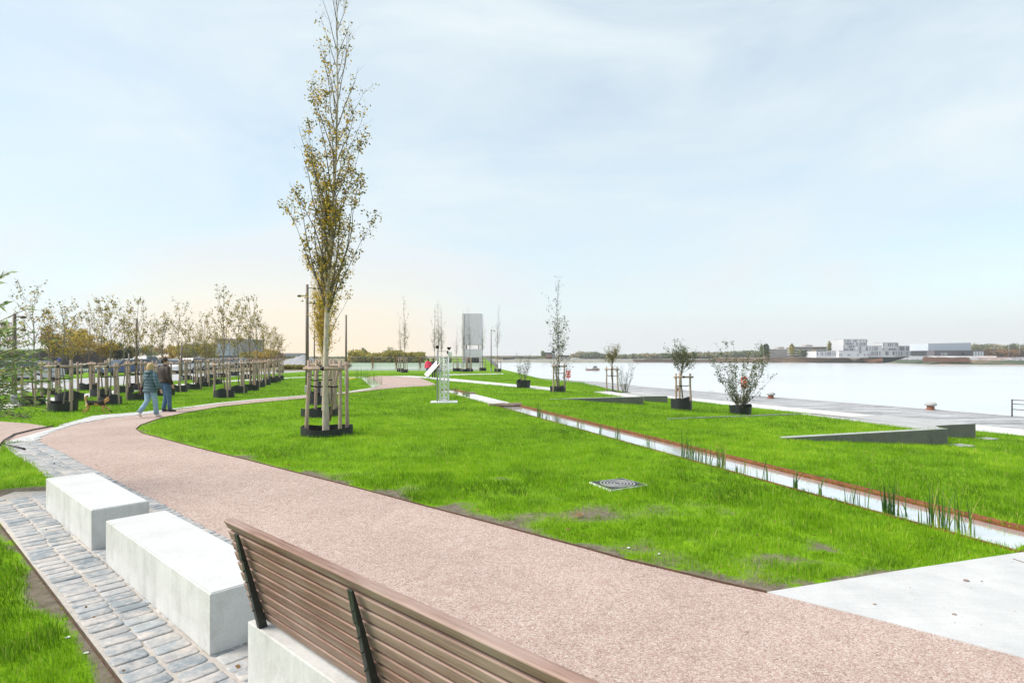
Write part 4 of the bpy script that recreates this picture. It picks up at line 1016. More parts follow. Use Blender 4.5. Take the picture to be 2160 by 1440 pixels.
# ---- willow at left edge, reaching into the picture
def willow():
    rng = random.Random(131); mb = MB(); lv = []; dr = []
    base = Vector((0, 0, 0))
    # (px,py,depth offset) targets for branch ends around the frame's left edge
    ends = [(18, 575, 8.6), (60, 650, 8.6), (45, 690, 9.1), (90, 735, 8.7), (110, 715, 8.4), (130, 750, 8.9), (140, 800, 9.0), (115, 820, 8.6), (100, 860, 8.8), (60, 880, 8.5), (30, 870, 8.3), (80, 780, 8.2), (40, 760, 8.4), (20, 720, 8.6), (5, 640, 8.8), (-10, 690, 8.3), (10, 800, 8.2), (45, 830, 8.9), (70, 700, 9.2), (-20, 760, 8.6), (30, 740, 9.3), (5, 850, 8.6), (95, 770, 8.3), (-30, 600, 8.8), (60, 810, 8.4), (0, 770, 8.0), (50, 790, 8.7), (15, 690, 8.2), (85, 840, 8.5), (-10, 820, 8.5), (25, 780, 8.3), (35, 810, 8.6)]
    bx, by = -9.3, 8.6
    for px, py, d in ends:
        e = Vector((*at(px, d), zt(py, d)))-Vector((bx, by, 0)); p = Vector((rng.uniform(-.2, .2), rng.uniform(-.2, .2), 0))
        L = (e-p).length; mid = p.lerp(e, .55)+Vector((rng.uniform(-.1, .1), rng.uniform(-.2, .2), .35+.12*L)); mid2 = p.lerp(e, .25)+Vector((0, 0, .4*e.z+.15))
        pts = []
        for i in range(15):
            u = i/14; a = p.lerp(mid2, u).lerp(mid2.lerp(mid, u), u); b = mid2.lerp(mid, u).lerp(mid.lerp(e, u), u); pts.append(a.lerp(b, u))
        mb.tube(pts, [.012*(1-.8*i/14)+.002 for i in range(15)], 5, caps=False)
        for m in range(62):
            u = 1-rng.random()**1.1*.72; q = along(pts, u); d0 = (along(pts, min(1, u+.05))-q); d0 = d0.normalized() if d0.length > 1e-6 else Vector((1, 0, 0))
            lv.append(q+Vector((rng.gauss(0, .02),)*3)); v = d0*.9+Vector((rng.gauss(0, .35), rng.gauss(0, .35), rng.gauss(-.15, .35))); dr.append(v)
        for t in range(3):
            q = along(pts, rng.uniform(.55, .95)); tp, _, _ = limb(mb, rng, q, ((e-mid).normalized()+rdir(rng.uniform(0, 6.3), 1.4)*.6).normalized(), rng.uniform(.2, .5), .003, 4, .1, -.05, .4, 3)
            for m in range(14):
                lv.append(along(tp, rng.random())); v = (tp[-1]-tp[0]).normalized(); dr.append(v+Vector((rng.gauss(0, .4), rng.gauss(0, .4), rng.gauss(-.1, .35))))
    r = thing('willow_shrub', 'willow with long narrow grey-green leaves leaning in at the left edge', 'shrub', (bx, by, 0))
    mb.build('stems', MT['bark'], r)
    link_mesh('leaves', leaf_mesh('leaves', [tuple(v) for v in lv], .115, MT['lf_willow'], 132, .2, .2, long=np.array([tuple(v) for v in dr])), r)
willow()
# ---- reeds in the channel
def reed_mesh(seed, n, h, spread, dry=0.0):
    rg = np.random.default_rng(seed); V = []; Fc = []; R = []
    for i in range(n):
        a = rg.uniform(0, 2*PI); rad = spread*math.sqrt(rg.random()); x, y = rad*math.cos(a), rad*math.sin(a); hh = h*rg.uniform(.45, 1.1); la = rg.uniform(0, 2*PI); ln = abs(rg.normal(0, .16))*hh; w = .013*rg.uniform(.6, 1.3); az = rg.uniform(0, PI)
        rn = rg.random()*.8 if rg.random() > dry else .97; o = len(V); segs = 5; ex, ey = math.cos(az)*w/2, math.sin(az)*w/2
        for s in range(segs+1):
            u = s/segs; k_ = (1-u**2.5)*.95+.05; px, py, pz = x+math.cos(la)*ln*u*u, y+math.sin(la)*ln*u*u, hh*(u-.12*u*u*ln/hh); V += [(px-ex*k_, py-ey*k_, pz), (px+ex*k_, py+ey*k_, pz)]
        for s in range(segs): Fc.append((o+2*s, o+2*s+1, o+2*s+3, o+2*s+2)); R.append(rn)
    return np_mesh('reed_blades', np.array(V), np.array(Fc), MT['reedgreen'], {'rnd': ('FACE', np.array(R))})
cl = [(1990, 1112, 26, .62, .16, 'biggest dark clump close to the concrete slab'), (2042, 1122, 9, .5, .1, 'clump nearest the concrete slab'), (1877, 1080, 20, .60, .10, 'dense clump left of the biggest one'), (1862, 1082, 8, .5, .06, 'narrow clump touching the dense one'), (1950, 1102, 7, .42, .1, 'thin clump between the two biggest'), (1905, 1084, 4, .35, .05, 'few stalks right of the dense clump'), (1812, 1063, 8, .42, .12, 'sparse clump of bent leaves'), (1785, 1058, 3, .36, .05, 'three bent yellowish leaves'), (1722, 1042, 4, .42, .04, 'yellow-green blades alone in the water'), (1672, 1028, 9, .44, .04, 'tight upright tuft in mid channel'), (1610, 1010, 7, .5, .14, 'pale stalks with long arching leaves'), (1566, 995, 10, .34, .14, 'dry seedheads and fine stalks'), (1515, 985, 22, .56, .08, 'tall dark tuft in the middle of the channel'), (1480, 975, 12, .55, .14, 'loose stalks left of the tall dark tuft'), (1440, 966, 22, .62, .12, 'dense tall stand beside the tall dark tuft'), (1470, 972, 7, .45, .1, 'short stalks among the dense stand'), (1368, 945, 6, .4, .08, 'few blades left of the dense stand'), (1355, 942, 4, .45, .05, 'slim stalks farther along'), (1300, 925, 8, .5, .08, 'upright stalks under the first wedge wall line'), (1260, 915, 6, .35, .06, 'short tuft in the far half'), (1220, 903, 9, .45, .12, 'loose tuft in the far half'), (1176, 890, 8, .4, .1, 'small tuft in the far half'), (1135, 880, 24, .62, .10, 'tall dark tuft near the white crossing'), (1150, 884, 9, .4, .1, 'short stalks beside the far dark tuft'), (1075, 862, 5, .42, .08, 'few blades at the timber sill'), (985, 838, 22, .62, .12, 'rightmost tuft beyond the crossing'), (972, 836, 14, .5, .1, 'middle tuft beyond the crossing'), (957, 831, 18, .58, .12, 'left tuft beyond the crossing'), (915, 820, 14, .6, .25, 'loose stand behind the truss mast')]
for i, (px, py, n, h, sp, txt) in enumerate(cl):
    x, y = W(px, py); s = V2[0]*x+V2[1]*y; t = U2[0]*x+U2[1]*y; s = min(max(s, SN+.1), SF-.12); x, y = K(t, s)
    me = reed_mesh(200+i, int(n*1.8), h*.98, sp, .08 if i % 4 else .3); o = link_mesh('reed_clump', me, None, (x, y, -.08)); tag(o, 'green water reeds, ' + txt, 'reeds', 'reed clumps in the water channel')
# plants on the left plaza corner
for i, (px, py, n, h, txt) in enumerate([(762, 797, 60, 1.1, 'left one, beside the yellow strip'), (784, 811, 60, 1.0, 'right one, on the kerb corner')]):
    x, y = W(px, py); o = link_mesh('grass_clump', reed_mesh(300+i, n, h, .8, .1), None, (x, y, 0)); tag(o, 'tall grassy plants at the plaza corner, ' + txt, 'plant')
# ================================================================ TRUSS MAST
def truss():
    x, y = W(937, 849); r = thing('truss_mast', 'white triangular truss mast with two round sensors on the middle lawn', 'mast', (x, y, 0), .1)
    k = y/F  # metres per pixel here
    mb = MB(); mb.box((0, 0, .03), (1.12, .85, .05)); mb.build('base_plate', MT['white'], r, bevel=.01)
    hw = .18; Ht = (850-752)*k+.0; P = [(-hw, -.14), (hw, -.14), (0, .2)]
    for p in P:
        mb = MB(); mb.tube([(p[0], p[1], .05), (p[0], p[1], Ht)], .028, 10); mb.build('chord', MT['alu'], r)
    mb = MB(); n = 8
    for a, b in ((0, 1), (1, 2), (2, 0)):
        A, B = P[a], P[b]
        for i in range(n):
            z0 = .08+(Ht-.14)*i/n; z1 = .08+(Ht-.14)*(i+1)/n
            mb.tube([(*A, z0), (*B, z1)], .011, 6); mb.tube([(*B, z0), (*A, z1)], .011, 6)
        for z in (.1, Ht-.04): mb.tube([(*A, z), (*B, z)], .016, 6)
    mb.build('lattice', MT['alu'], r)
    # left mast pipe with ball camera
    mb = MB(); mb.tube([(-hw-.10, -.18, .05), (-hw-.10, -.18, (850-738)*k)], .03, 10); mb.build('pipe', MT['grey'], r)
    c = (-hw-.10, -.18, (850-733)*k); mb = MB(); mb.lathe([(.001, -.075), (.05, -.06), (.075, -.02), (.075, .02), (.05, .06), (.001, .075)], c, 16); mb.build('ball_sensor', MT['rubber'], r)
    mb = MB(); mb.lathe([(.035, 0), (.09, .10), (.095, .115), (.02, .118)], (hw+.02, -.14, (850-739)*k), 14, smooth=False); mb.build('cone_sensor', MT['rubber'], r)
    mb = MB(); mb.box((hw+.06, -.16, (850-747)*k), (.16, .13, .19)); mb.build('instrument_box', MT['white'], r, bevel=.02)
    mb = MB(); mb.box((hw-.04, -.2, (850-744)*k), (.05, .07, .14)); mb.build('camera_head', MT['rubber'], r, bevel=.01)
    mb = MB(); mb.bar((-hw-.1, -.18, (850-742)*k), (hw, -.16, (850-742)*k), .02, .02); mb.build('cross_arm', MT['grey'], r)
    # slanted panel
    A = Vector(((899.5-937)*k, -.22, (850-793)*k)); B = Vector(((925-937)*k, -.16, (850-764)*k))
    mb = MB(); mb.bar(A, B, .34, .03, up=Vector((-.75, -.55, .4))); mb.build('slanted_panel', MT['white'], r, bevel=.004)
    mb = MB(); mb.bar(A.lerp(B, .85), (-hw-.02, -.15, (850-772)*k), .03, .03); mb.build('panel_arm', MT['grey'], r)
    mb = MB(); mb.box((-hw-.05, -.24, (850-785)*k), (.12, .09, .19)); mb.build('control_box', MT['greycap'], r, bevel=.008)
    mb = MB(); mb.box((-hw-.07, -.23, (850-771)*k), (.10, .09, .22)); mb.build('battery_box', MT['rust'], r, bevel=.008)
truss()
# ================================================================ TOWER, HOARDING, MESH FENCE
def tower():
    d = 128; x0, x1 = at(975, d)[0], at(1016, d)[0]; w = x1-x0; zz = lambda py: zt(py, d)
    r = thing('concrete_tower', 'tall blank concrete tower with an opening low down, at the riverbank', 'tower', (x0, d, 0)); dep = 4.6; sh = -.028*w*0
    zb = -1.2; T_ = zz(661)
    mb = MB(); mb.box((w*.55, dep/2, (T_+zz(727))/2), (w*.88, dep, T_-zz(727))); mb.build('upper_slab', MT['tower'], r)
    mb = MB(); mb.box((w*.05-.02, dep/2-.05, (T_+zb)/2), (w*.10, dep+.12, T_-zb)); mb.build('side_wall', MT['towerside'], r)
    mb = MB(); mb.box((w*.55, dep/2, (zz(736)+zz(754))/2), (w*.88, dep, zz(736)-zz(754))); mb.build('lower_slab', MT['tower'], r)
    mb = MB()
    mb.box((w*.14, dep/2, (zz(727)+zz(736))/2), (w*.07, dep, zz(727)-zz(736)-.01)); mb.box((w*.92, .5, (zz(727)+zz(736))/2), (w*.13, .95, zz(727)-zz(736)-.01)); mb.box((w*.96, dep-.5, (zz(727)+zz(736))/2), (w*.05, .95, zz(727)-zz(736)-.01)); mb.build('pier', MT['towerside'], r)
    mb = MB(); mb.box((w*.87, 1.6, (zz(727)+zz(736))/2), (w*.12, 1.0, zz(727)-zz(736)-.02)); mb.build('timber_infill', MT['stake'], r)
    mb = MB(); mb.box((w*.18, dep/2, (zz(754)+zb)/2), (w*.14, dep-.1, zz(754)-zb-.01)); mb.build('leg', MT['tower'], r)
    mb = MB(); mb.box((w*.93, dep/2, (zz(754)+zb)/2), (w*.12, dep-.1, zz(754)-zb-.01)); mb.build('leg', MT['tower'], r)
    mb = MB(); mb.box((w*.55, dep*.6, (zz(754)+zz(771))/2), (w*.6, .3, zz(754)-zz(771)-.02)); mb.build('louvre_panel', MT['rubber'], r)
    mb = MB()
    for i in range(7): mb.box((w*.3+i*w*.08, dep*.55, (zz(757)+zz(771))/2), (.06, .1, zz(757)-zz(771))); 
    mb.build('grille', MT['grey'], r)
    mb = MB(); mb.box((w*.52, dep*.4, (zz(771)+zb)/2), (w*.55, .3, zz(771)-zb-.03)); mb.build('entrance_panel', MT['white'], r)
tower()
d = 74
for i, (a, b) in enumerate(((736, 784), (786, 834), (836, 884), (886, 934), (936, 984), (986, 1020))):
    x0, x1 = at(a, d)[0], at(b, d)[0]
    w5 = ('farthest left', 'second from the left', 'third from the left', 'fourth from the left', 'fifth from the left', 'rightmost, by the tower')[i]
    r = thing('construction_hoarding', f'white site hoarding panel beyond the lawn, {w5}', 'hoarding', ((x0+x1)/2, d, 0), 0, 'white hoarding panels beyond the lawn'); w = x1-x0
    mb = MB(); mb.box((0, 0, .50), (w, .05, .98)); mb.build('sheet', MT['hoard'], r)
    mb = MB(); mb.box((0, -.06, .12), (w, .18, .3)); mb.build('barrier_foot', MT['white'], r, bevel=.03)
    mb = MB(); mb.tube([(-w/2+.05, -.1, 0), (-w/2+.05, -.1, 1.75)], .045, 7); mb.build('fence_post', MT['rust'], r)
    mb = MB(); mb.tube([(-w/2, -.1, 1.72), (w/2, -.1, 1.72)], .022, 6)
    for q in range(18): xx = -w/2+w*(q+.5)/18; mb.tube([(xx, -.1, .9), (xx, -.1, 1.72)], .008, 4)
    mb.build('mesh_panel', MT['grey'], r)
# yellow strip on plaza edge
mb = MB(); a = [W(733, 800.5), W(752, 797.8), W(750, 796.6), W(733, 798)]; mb.prism(a, 0, .03); tag(mb.build('yellow_board', flat('yellow_paint', (.8, .45, .03))), 'flat yellow board lying at the lawn edge left of the plaza', 'board')
# ================================================================ LAMP POSTS
def lamp(px, pyb, pyt, label, heads=3, d=None, z0=0):
    x, y = W(px, pyb) if d is None else at(px, d); h = zt(pyt, y)-z0; k = y/F
    r = thing('lamp_post', label, 'lamp post', (x, y, z0), 0, 'lamp posts on the left'); rad = .095 if heads == 3 else (.075 if heads == 0 else .06)
    mb = MB(); mb.tube([(0, 0, 0), (0, 0, h*.5), (0, 0, h)], [rad, rad*.9, rad*.75], 12); mb.build('pole', MT['lamp_post'], r)
    mb = MB(); mb.lathe([(rad*1.35, 0), (rad*1.35, .35), (rad*1.02, .4)], n=12, smooth=False); mb.build('foot', MT['grey'], r)
    for i in range(heads):
        sx = 1 if i % 2 == 0 else -1; z = h*(1-.035-.07*i); mb = MB(); mb.bar((0, 0, z), (sx*.36, -.05, z+.02), .04, .04); mb.lathe([(.04, -.07), (.10, -.05), (.11, .03), (.05, .05)], (sx*.40, -.05, z), 10); mb.build('spotlight', MT['lamp_post'], r)
lamp(648, 828, 600, 'tall brown lamp post with spotlights left of the big poplar')
lamp(30, 853, 662, 'lamp post with side spotlights behind the willow at the left edge')
lamp(288, 821, 672, 'lamp post behind the walkers', 0)
lamp(383, 805, 722, 'thin distant lamp post right of the walkers', 0)
lamp(730, 812, 664, 'lamp post right of the big poplar', 0)
lamp(663, 800, 696, 'small distant lamp post between the tall lamp post and the big poplar', 1)
lamp(1036, 783, 694, 'slender pole with a round head right of the tower', 1)
lamp(272, 797, 745, 'thin pole in front of the street trees left of the walkers', 0)
for o in [o for o in bpy.data.objects if o.get('category') == 'lamp post']:
    pass
# ================================================================ QUAY FURNITURE
def bollard(px, pyb, label):
    d = F*(H+1.08)/(pyb-HZ); x = (px-CX)*d/F; r = thing('mooring_bollard', label, 'bollard', (x, d, -1.08), 0, 'bollards on the quay edge')
    mb = MB(); mb.lathe([(.26, 0), (.26, .03), (.19, .05), (.18, .22)], n=18, smooth=False); mb.build('stem', MT['rust'], r)
    mb = MB(); mb.lathe([(.18, .221), (.27, .24), (.30, .30), (.28, .37), (.18, .42), (.01, .44)], n=18); mb.build('cap', MT['greycap'], r)
bollard(1963, 864, 'white-capped rusty mooring bollard left of the metal railing'); bollard(1626, 840, 'white-capped rusty mooring bollard beside the widest airy shrub'); bollard(1430, 824, 'white-capped mooring bollard half hidden behind the staked drum tree')
def railing():
    r = thing('metal_railing', 'thin dark metal railing on the quay at the right edge', 'railing', (0, 0, 0)); A = qs(7.9, 2.2)
    x0, y0 = (2134-CX)*(F*3.08/(878-HZ))/F, F*3.08/(878-HZ); dx, dy = .425, -.905
    for i in range(3):
        mb = MB(); p = (x0+dx*i*1.9+.905*.02, y0+dy*i*1.9); mb.tube([(p[0], p[1], -1.08), (p[0], p[1], -.22)], .03, 8); mb.build('post', MT['rail'], r)
    for z in (-.25, -.45, -.72):
        mb = MB(); mb.tube([(x0, y0, z), (x0+dx*4.5, y0+dy*4.5, z)], .017, 7); mb.build('rail', MT['rail'], r)
railing()
def lifebuoy(px, pyc, pyb, label):
    d = F*(H+1.08)/(pyb-HZ); x = (px-CX)*d/F; zc = zt(pyc, d); r = thing('lifebuoy_stand', label, 'lifebuoy', (x, d, -1.08)); h = zc+1.08
    mb = MB(); mb.tube([(0, .05, 0), (0, .05, h+.3)], .03, 8); mb.build('post', MT['red'], r)
    mb = MB(); mb.box((0, .02, h), (.46, .06, .74)); o = mb.build('case', MT['red'], r, bevel=.04)
    mb = MB(); n = 20; R = .17; pts = [(R*math.cos(2*PI*j/n), -.06, h+R*math.sin(2*PI*j/n)*1.15) for j in range(n+1)]; mb.tube(pts, .045, 7, caps=False); mb.build('ring', flat('pale_ring', (.75, .5, .45)), r)
    mb = MB(); mb.lathe([(.001, -.05), (.09, -.04), (.1, .04), (.001, .05)], (0, 0, 0), 12); o = mb.build('hub', MT['orange'], r); o.location = (0, -.03, h); o.rotation_euler = (PI/2, 0, 0)
lifebuoy(1570, 806, 838, 'red lifebuoy case on the quay, seen through the widest airy shrub')
lifebuoy(1199, 789, 809, 'small red lifebuoy case beside the tall slim tree')
# mooring ring hook
d = F*3.08/(827-HZ); mb = MB(); x = (1501-CX)*d/F; mb.tube([(x-.18, d, -1.07), (x-.06, d, -.93), (x+.03, d, -.93), (x+.18, d, -1.07)], .015, 6); tag(mb.build('mooring_hook', MT['grey']), 'small bent metal hook on the quay edge left of the airy shrub', 'hook')
# ================================================================ BOAT
def boat():
    d = F*5.5/(781.5-HZ); x = (1250-CX)*d/F; r = thing('motor_boat', 'small motor boat with dark red hull crossing the river', 'boat', (x, d, -3.5)); k = d/F
    L = 29*k; mb = MB(); hl = L/2
    secs = [(-hl, .25, .75, .55), (-hl*.6, .55, .62, .6), (0, .62, .6, .62), (hl*.6, .6, .72, .62), (hl*.9, .45, .8, .7), (hl, .1, .88, .75)]
    vs = []
    for sx, hw, zt_, _ in secs:
        hw *= 1.5; vs += [(sx, -hw, zt_), (sx, -hw*.85, .0), (sx, 0, -.3), (sx, hw*.85, 0), (sx, hw, zt_)]
    fs = [(i*5+j, i*5+j+1, (i+1)*5+j+1, (i+1)*5+j) for i in range(5) for j in range(4)]+[(i*5+4, i*5, (i+1)*5, (i+1)*5+4) for i in range(5)]+[(4, 3, 2, 1, 0), (25, 26, 27, 28, 29)]
    mb.add(vs, fs); mb.build('hull', mottled('hull_dark_red', (.16, .10, .08), (.32, .25, .22), 3), r)
    mb = MB(); mb.prism([(-hl*.1, -.7), (hl*.75, -.55), (hl*.75, .55), (-hl*.1, .7)], .6, 1.15); mb.build('cabin', MT['white'], r, bevel=.05)
    mb = MB(); mb.prism([(hl*.1, -.6), (hl*.6, -.5), (hl*.6, .5), (hl*.1, .6)], 1.15, 1.6); w = mb.build('wheelhouse', MT['glass'], r)
    mb = MB(); mb.prism([(hl*.05, -.68), (hl*.68, -.6), (hl*.68, .6), (hl*.05, .68)], 1.6, 1.7); mb.build('roof', MT['white'], r)
    mb = MB(); mb.tube([(-hl*.93, 0, .7), (-hl*.93, 0, 1.5)], .05, 6); mb.build('flagpole', MT['rubber'], r)
    mb = MB()
    for i in range(4): mb.box((hl*(.0+.18*i), -.71, .9), (.35, .03, .22))
    mb.build('window', MT['glass'], r)
boat()
# ================================================================ SMALL THINGS
x, y = W(1220, 1091); rg = np.random.default_rng(9); V = []; Fc = []
for i in range(60):
    a = rg.uniform(0, 6.3); o = len(V); p = np.array([rg.normal(0, .03), rg.normal(0, .03), .01]); q = p+np.array([math.cos(a)*.07, math.sin(a)*.07, rg.uniform(0, .1)]); V += [p, p+[.006, .004, 0], q]; Fc.append((o, o+1, o+2))
o = link_mesh('straw_tuft', np_mesh('straw_tuft', np.array(V), np.array(Fc), MT['straw'], {'rnd': ('FACE', rg.random(60))}), None, (x, y, .01)); tag(o, 'dry straw-coloured tuft lying in the grass below the access cover', 'straw')
def pebble(px, py, s, label, mat, z=.014, sq=.5):
    x, y = W(px, py); rng = random.Random(int(px)); bm = bmesh.new(); bmesh.ops.create_icosphere(bm, subdivisions=2, radius=s)
    for v in bm.verts: v.co = Vector((v.co.x*1.2, v.co.y, v.co.z*sq))*(1+rng.uniform(-.13, .13))
    me = bpy.data.meshes.new('stone'); bm.to_mesh(me); bm.free(); me.materials.append(mat); o = link_mesh('stone', me, None, (x, y, z+s*sq*.5)); tag(o, label, 'stone')
MT['stone'] = mottled('brown_stone', (.17, .13, .11), (.34, .27, .23), 40, .9)
pebble(2038, 1228, .021, 'brown lump of stone on the concrete slab, larger one', MT['stone']); pebble(2013, 1299, .016, 'flat brown stone chip on the concrete slab', MT['stone'], sq=.25)
pebble(2071, 1229, .009, 'tiny dark pebble right of the larger stone on the slab', MT['stone']); pebble(1845, 1278, .011, 'tiny dark pebble near the gravel edge of the slab', MT['stone'])
pebble(1390, 1170, .012, 'white pebble in the grass near the edging', MT['white'], .01); pebble(1326, 1157, .014, 'second white pebble in the grass near the edging', MT['white'], .01)
pebble(143, 1345, .016, 'pair of pale flat stones on the earth beside the setts', MT['white'], .005, .3); pebble(182, 1378, .014, 'small pale stone on the earth beside the setts, lowest one', MT['white'], .005, .3)
# loose debris on slab and gravel: uncountable grit
def grit(name, poly, n, s0, s1, mat, label, z, seed):
    rg = np.random.default_rng(seed); xs = [p[0] for p in poly]; ys = [p[1] for p in poly]; r_ = 2+15*rg.random(n*4)**1.9; a_ = rg.uniform(PI/2-.87, PI/2+.87, n*4); x = r_*np.cos(a_); y = r_*np.sin(a_)
    ok = in_poly(x, y, poly) & (rg.random(n*4) < np.clip(1.3-r_/13, 0, 1)); x = x[ok][:n]; y = y[ok][:n]; n = len(x); s = rg.uniform(s0, s1, n)*np.clip(np.hypot(x, y)/5, .8, 2)
    base = np.array([[1, 0, 0], [-.4, .9, 0], [-.5, -.8, 0], [0, 0, .8]]); a = rg.uniform(0, 6.3, n); ca, sa = np.cos(a), np.sin(a)
    V = np.empty((n, 4, 3)); 
    for i, b in enumerate(base): V[:, i, 0] = x+s*(b[0]*ca-b[1]*sa); V[:, i, 1] = y+s*(b[0]*sa+b[1]*ca); V[:, i, 2] = z+s*b[2]
    Fc = (np.arange(n)[:, None, None]*4+np.array([[0, 1, 3], [1, 2, 3], [2, 0, 3]])).reshape(-1, 3)
    me = np_mesh(name, V.reshape(-1, 3), Fc, mat, {'rnd': ('FACE', np.repeat(rg.random(n), 3))}); tag(link_mesh(name, me), label, 'gravel', kind='stuff')
t = NT('loose_gravel'); c = t.ramp(t.attr('rnd'), [(0, (.15, .11, .10)), (.25, (.31, .20, .17)), (.5, (.42, .31, .26)), (.75, (.50, .42, .37)), (1, (.66, .62, .57))]); MT['chip'] = t.fin(c, .9, .2)
grit('loose_gravel', GRAVEL, 50000, .0025, .0055, MT['chip'], 'loose red and grey gravel chips on the path', .006, 3)
grit('loose_grit', SLAB, 140, .003, .007, MT['stone'], 'dark grit scattered on the concrete slab', .014, 4)
# fallen leaves
def litter():
    rg = np.random.default_rng(12); n = 420; r_ = 3.5+16*rg.random(n)**1.3; a_ = rg.uniform(PI/2-.8, PI/2+.8, n); x = r_*np.cos(a_); y = r_*np.sin(a_); ok = (in_poly(x, y, MID) | in_poly(x, y, APRON)) | ((V2[0]*x+V2[1]*y > SF+.2) & (.905*x+.425*y < 18)); x = x[ok]; y = y[ok]
    P = np.column_stack([x, y, surf(x, y)+rg.uniform(.02, .06, len(x))]); tag(link_mesh('leaf_litter', leaf_mesh('leaf_litter', P, .038, MT['lf_brown'], 13, .7, .1)), 'scattered small brown leaves in the grass', 'leaves', kind='stuff')
lf = [(545*.375, 983), (250, 1060-10), (88, 1050), (1005, 1090), (1206, 1122), (390, 1003), (1380, 1235), (700, 1050), (860, 1130), (30, 968)]
def leafobj(i, px, py, txt, cmat):
    x, y = W(px, py); mb = MB(); s = .035; mb.add([(-s, 0, .012), (-.3*s, -.5*s, .006), (s*.8, 0, .004), (-.2*s, .55*s, .014)], [(0, 1, 2), (0, 2, 3)]); o = mb.build('fallen_leaf', cmat, None, (x, y, .012)); o.rotation_euler = (0, 0, i*1.3); tag(o, txt, 'leaf', 'fallen leaves')
bl = mottled('dead_leaf', (.22, .09, .05), (.38, .2, .1), 30)
leafobj(1, 204, 983, 'curled brown leaf on the gravel just above the farther white block', bl); leafobj(2, 312, 1007, 'tiny dark leaf on the gravel right of the farther white block', bl)
leafobj(3, 33, 1051, 'brown leaf on the bare earth left of the farther white block', bl); leafobj(4, 1008, 1078, 'orange leaf in the grass edge left of the bare patch', bl); leafobj(5, 1199, 1119, 'rusty leaf in the grass under the straw tuft', bl)
# black cable at left
litter()
pts = [(-70, 985, .02), (-20, 955, .02), (4, 937, .02), (20, 942, .03), (52, 949.5, .03)]
mb = MB(); P = [Vector((*W(a, b), z)) for a, b, z in pts]; mb.tube(P, .022, 7)
P = [Vector((*W(a, b), z)) for a, b, z in [(3, 938, .04), (8, 932, .04), (30, 918, .03), (70, 908, .03), (112, 900, .03)]]; mb.tube(P, .018, 7)
tag(mb.build('black_cable', MT['black_strap']), 'thick black cable lying across the gravel and setts at the left', 'cable')
# ================================================================ PEOPLE
def skin(name, nodes, edges, mats, parent, sub=2, root=0, face_mat=None):
    me = bpy.data.meshes.new(name); me.from_pydata([n[0] for n in nodes], edges, []); ob = bpy.data.objects.new(name, me); COL.objects.link(ob)
    sk = ob.modifiers.new('skin', 'SKIN'); lay = me.skin_vertices[0] if me.skin_vertices else None
    if lay is None:
        bpy.context.view_layer.objects.active = ob
        me.attributes; 
    sv = ob.data.skin_vertices[0].data
    for i, n in enumerate(nodes): r = n[1]; sv[i].radius = (r, r) if not hasattr(r, '__len__') else r; sv[i].use_root = (i == root)
    sk.use_smooth_shade = True; sk.branch_smoothing = .3
    ss = ob.modifiers.new('sub', 'SUBSURF'); ss.levels = sub; ss.render_levels = sub
    dg = bpy.context.evaluated_depsgraph_get(); dg.update(); ev = ob.evaluated_get(dg); m2 = bpy.data.meshes.new_from_object(ev)
    bpy.data.objects.remove(ob); m2.name = name
    m2.materials.clear()
    for m in mats: m2.materials.append(m)
    for p in m2.polygons:
        p.use_smooth = True; p.material_index = face_mat(p.center) if face_mat else 0
    return link_mesh(name, m2, parent)
def loft(rings, n=20, mi=0):
    """rings: (z, rx, ry, cx, cy)"""
    mb = MB(); vs = []
    for z, rx, ry, cx, cy in rings:
        for j in range(n): a = 2*PI*j/n; vs.append((cx+rx*math.cos(a), cy+ry*math.sin(a), z))
    k = len(rings); fs = [(i*n+j, i*n+(j+1) % n, (i+1)*n+(j+1) % n, (i+1)*n+j) for i in range(k-1) for j in range(n)]
    fs += [tuple(reversed(range(n))), tuple((k-1)*n+j for j in range(n))]; return mb.add(vs, fs, mi, True)
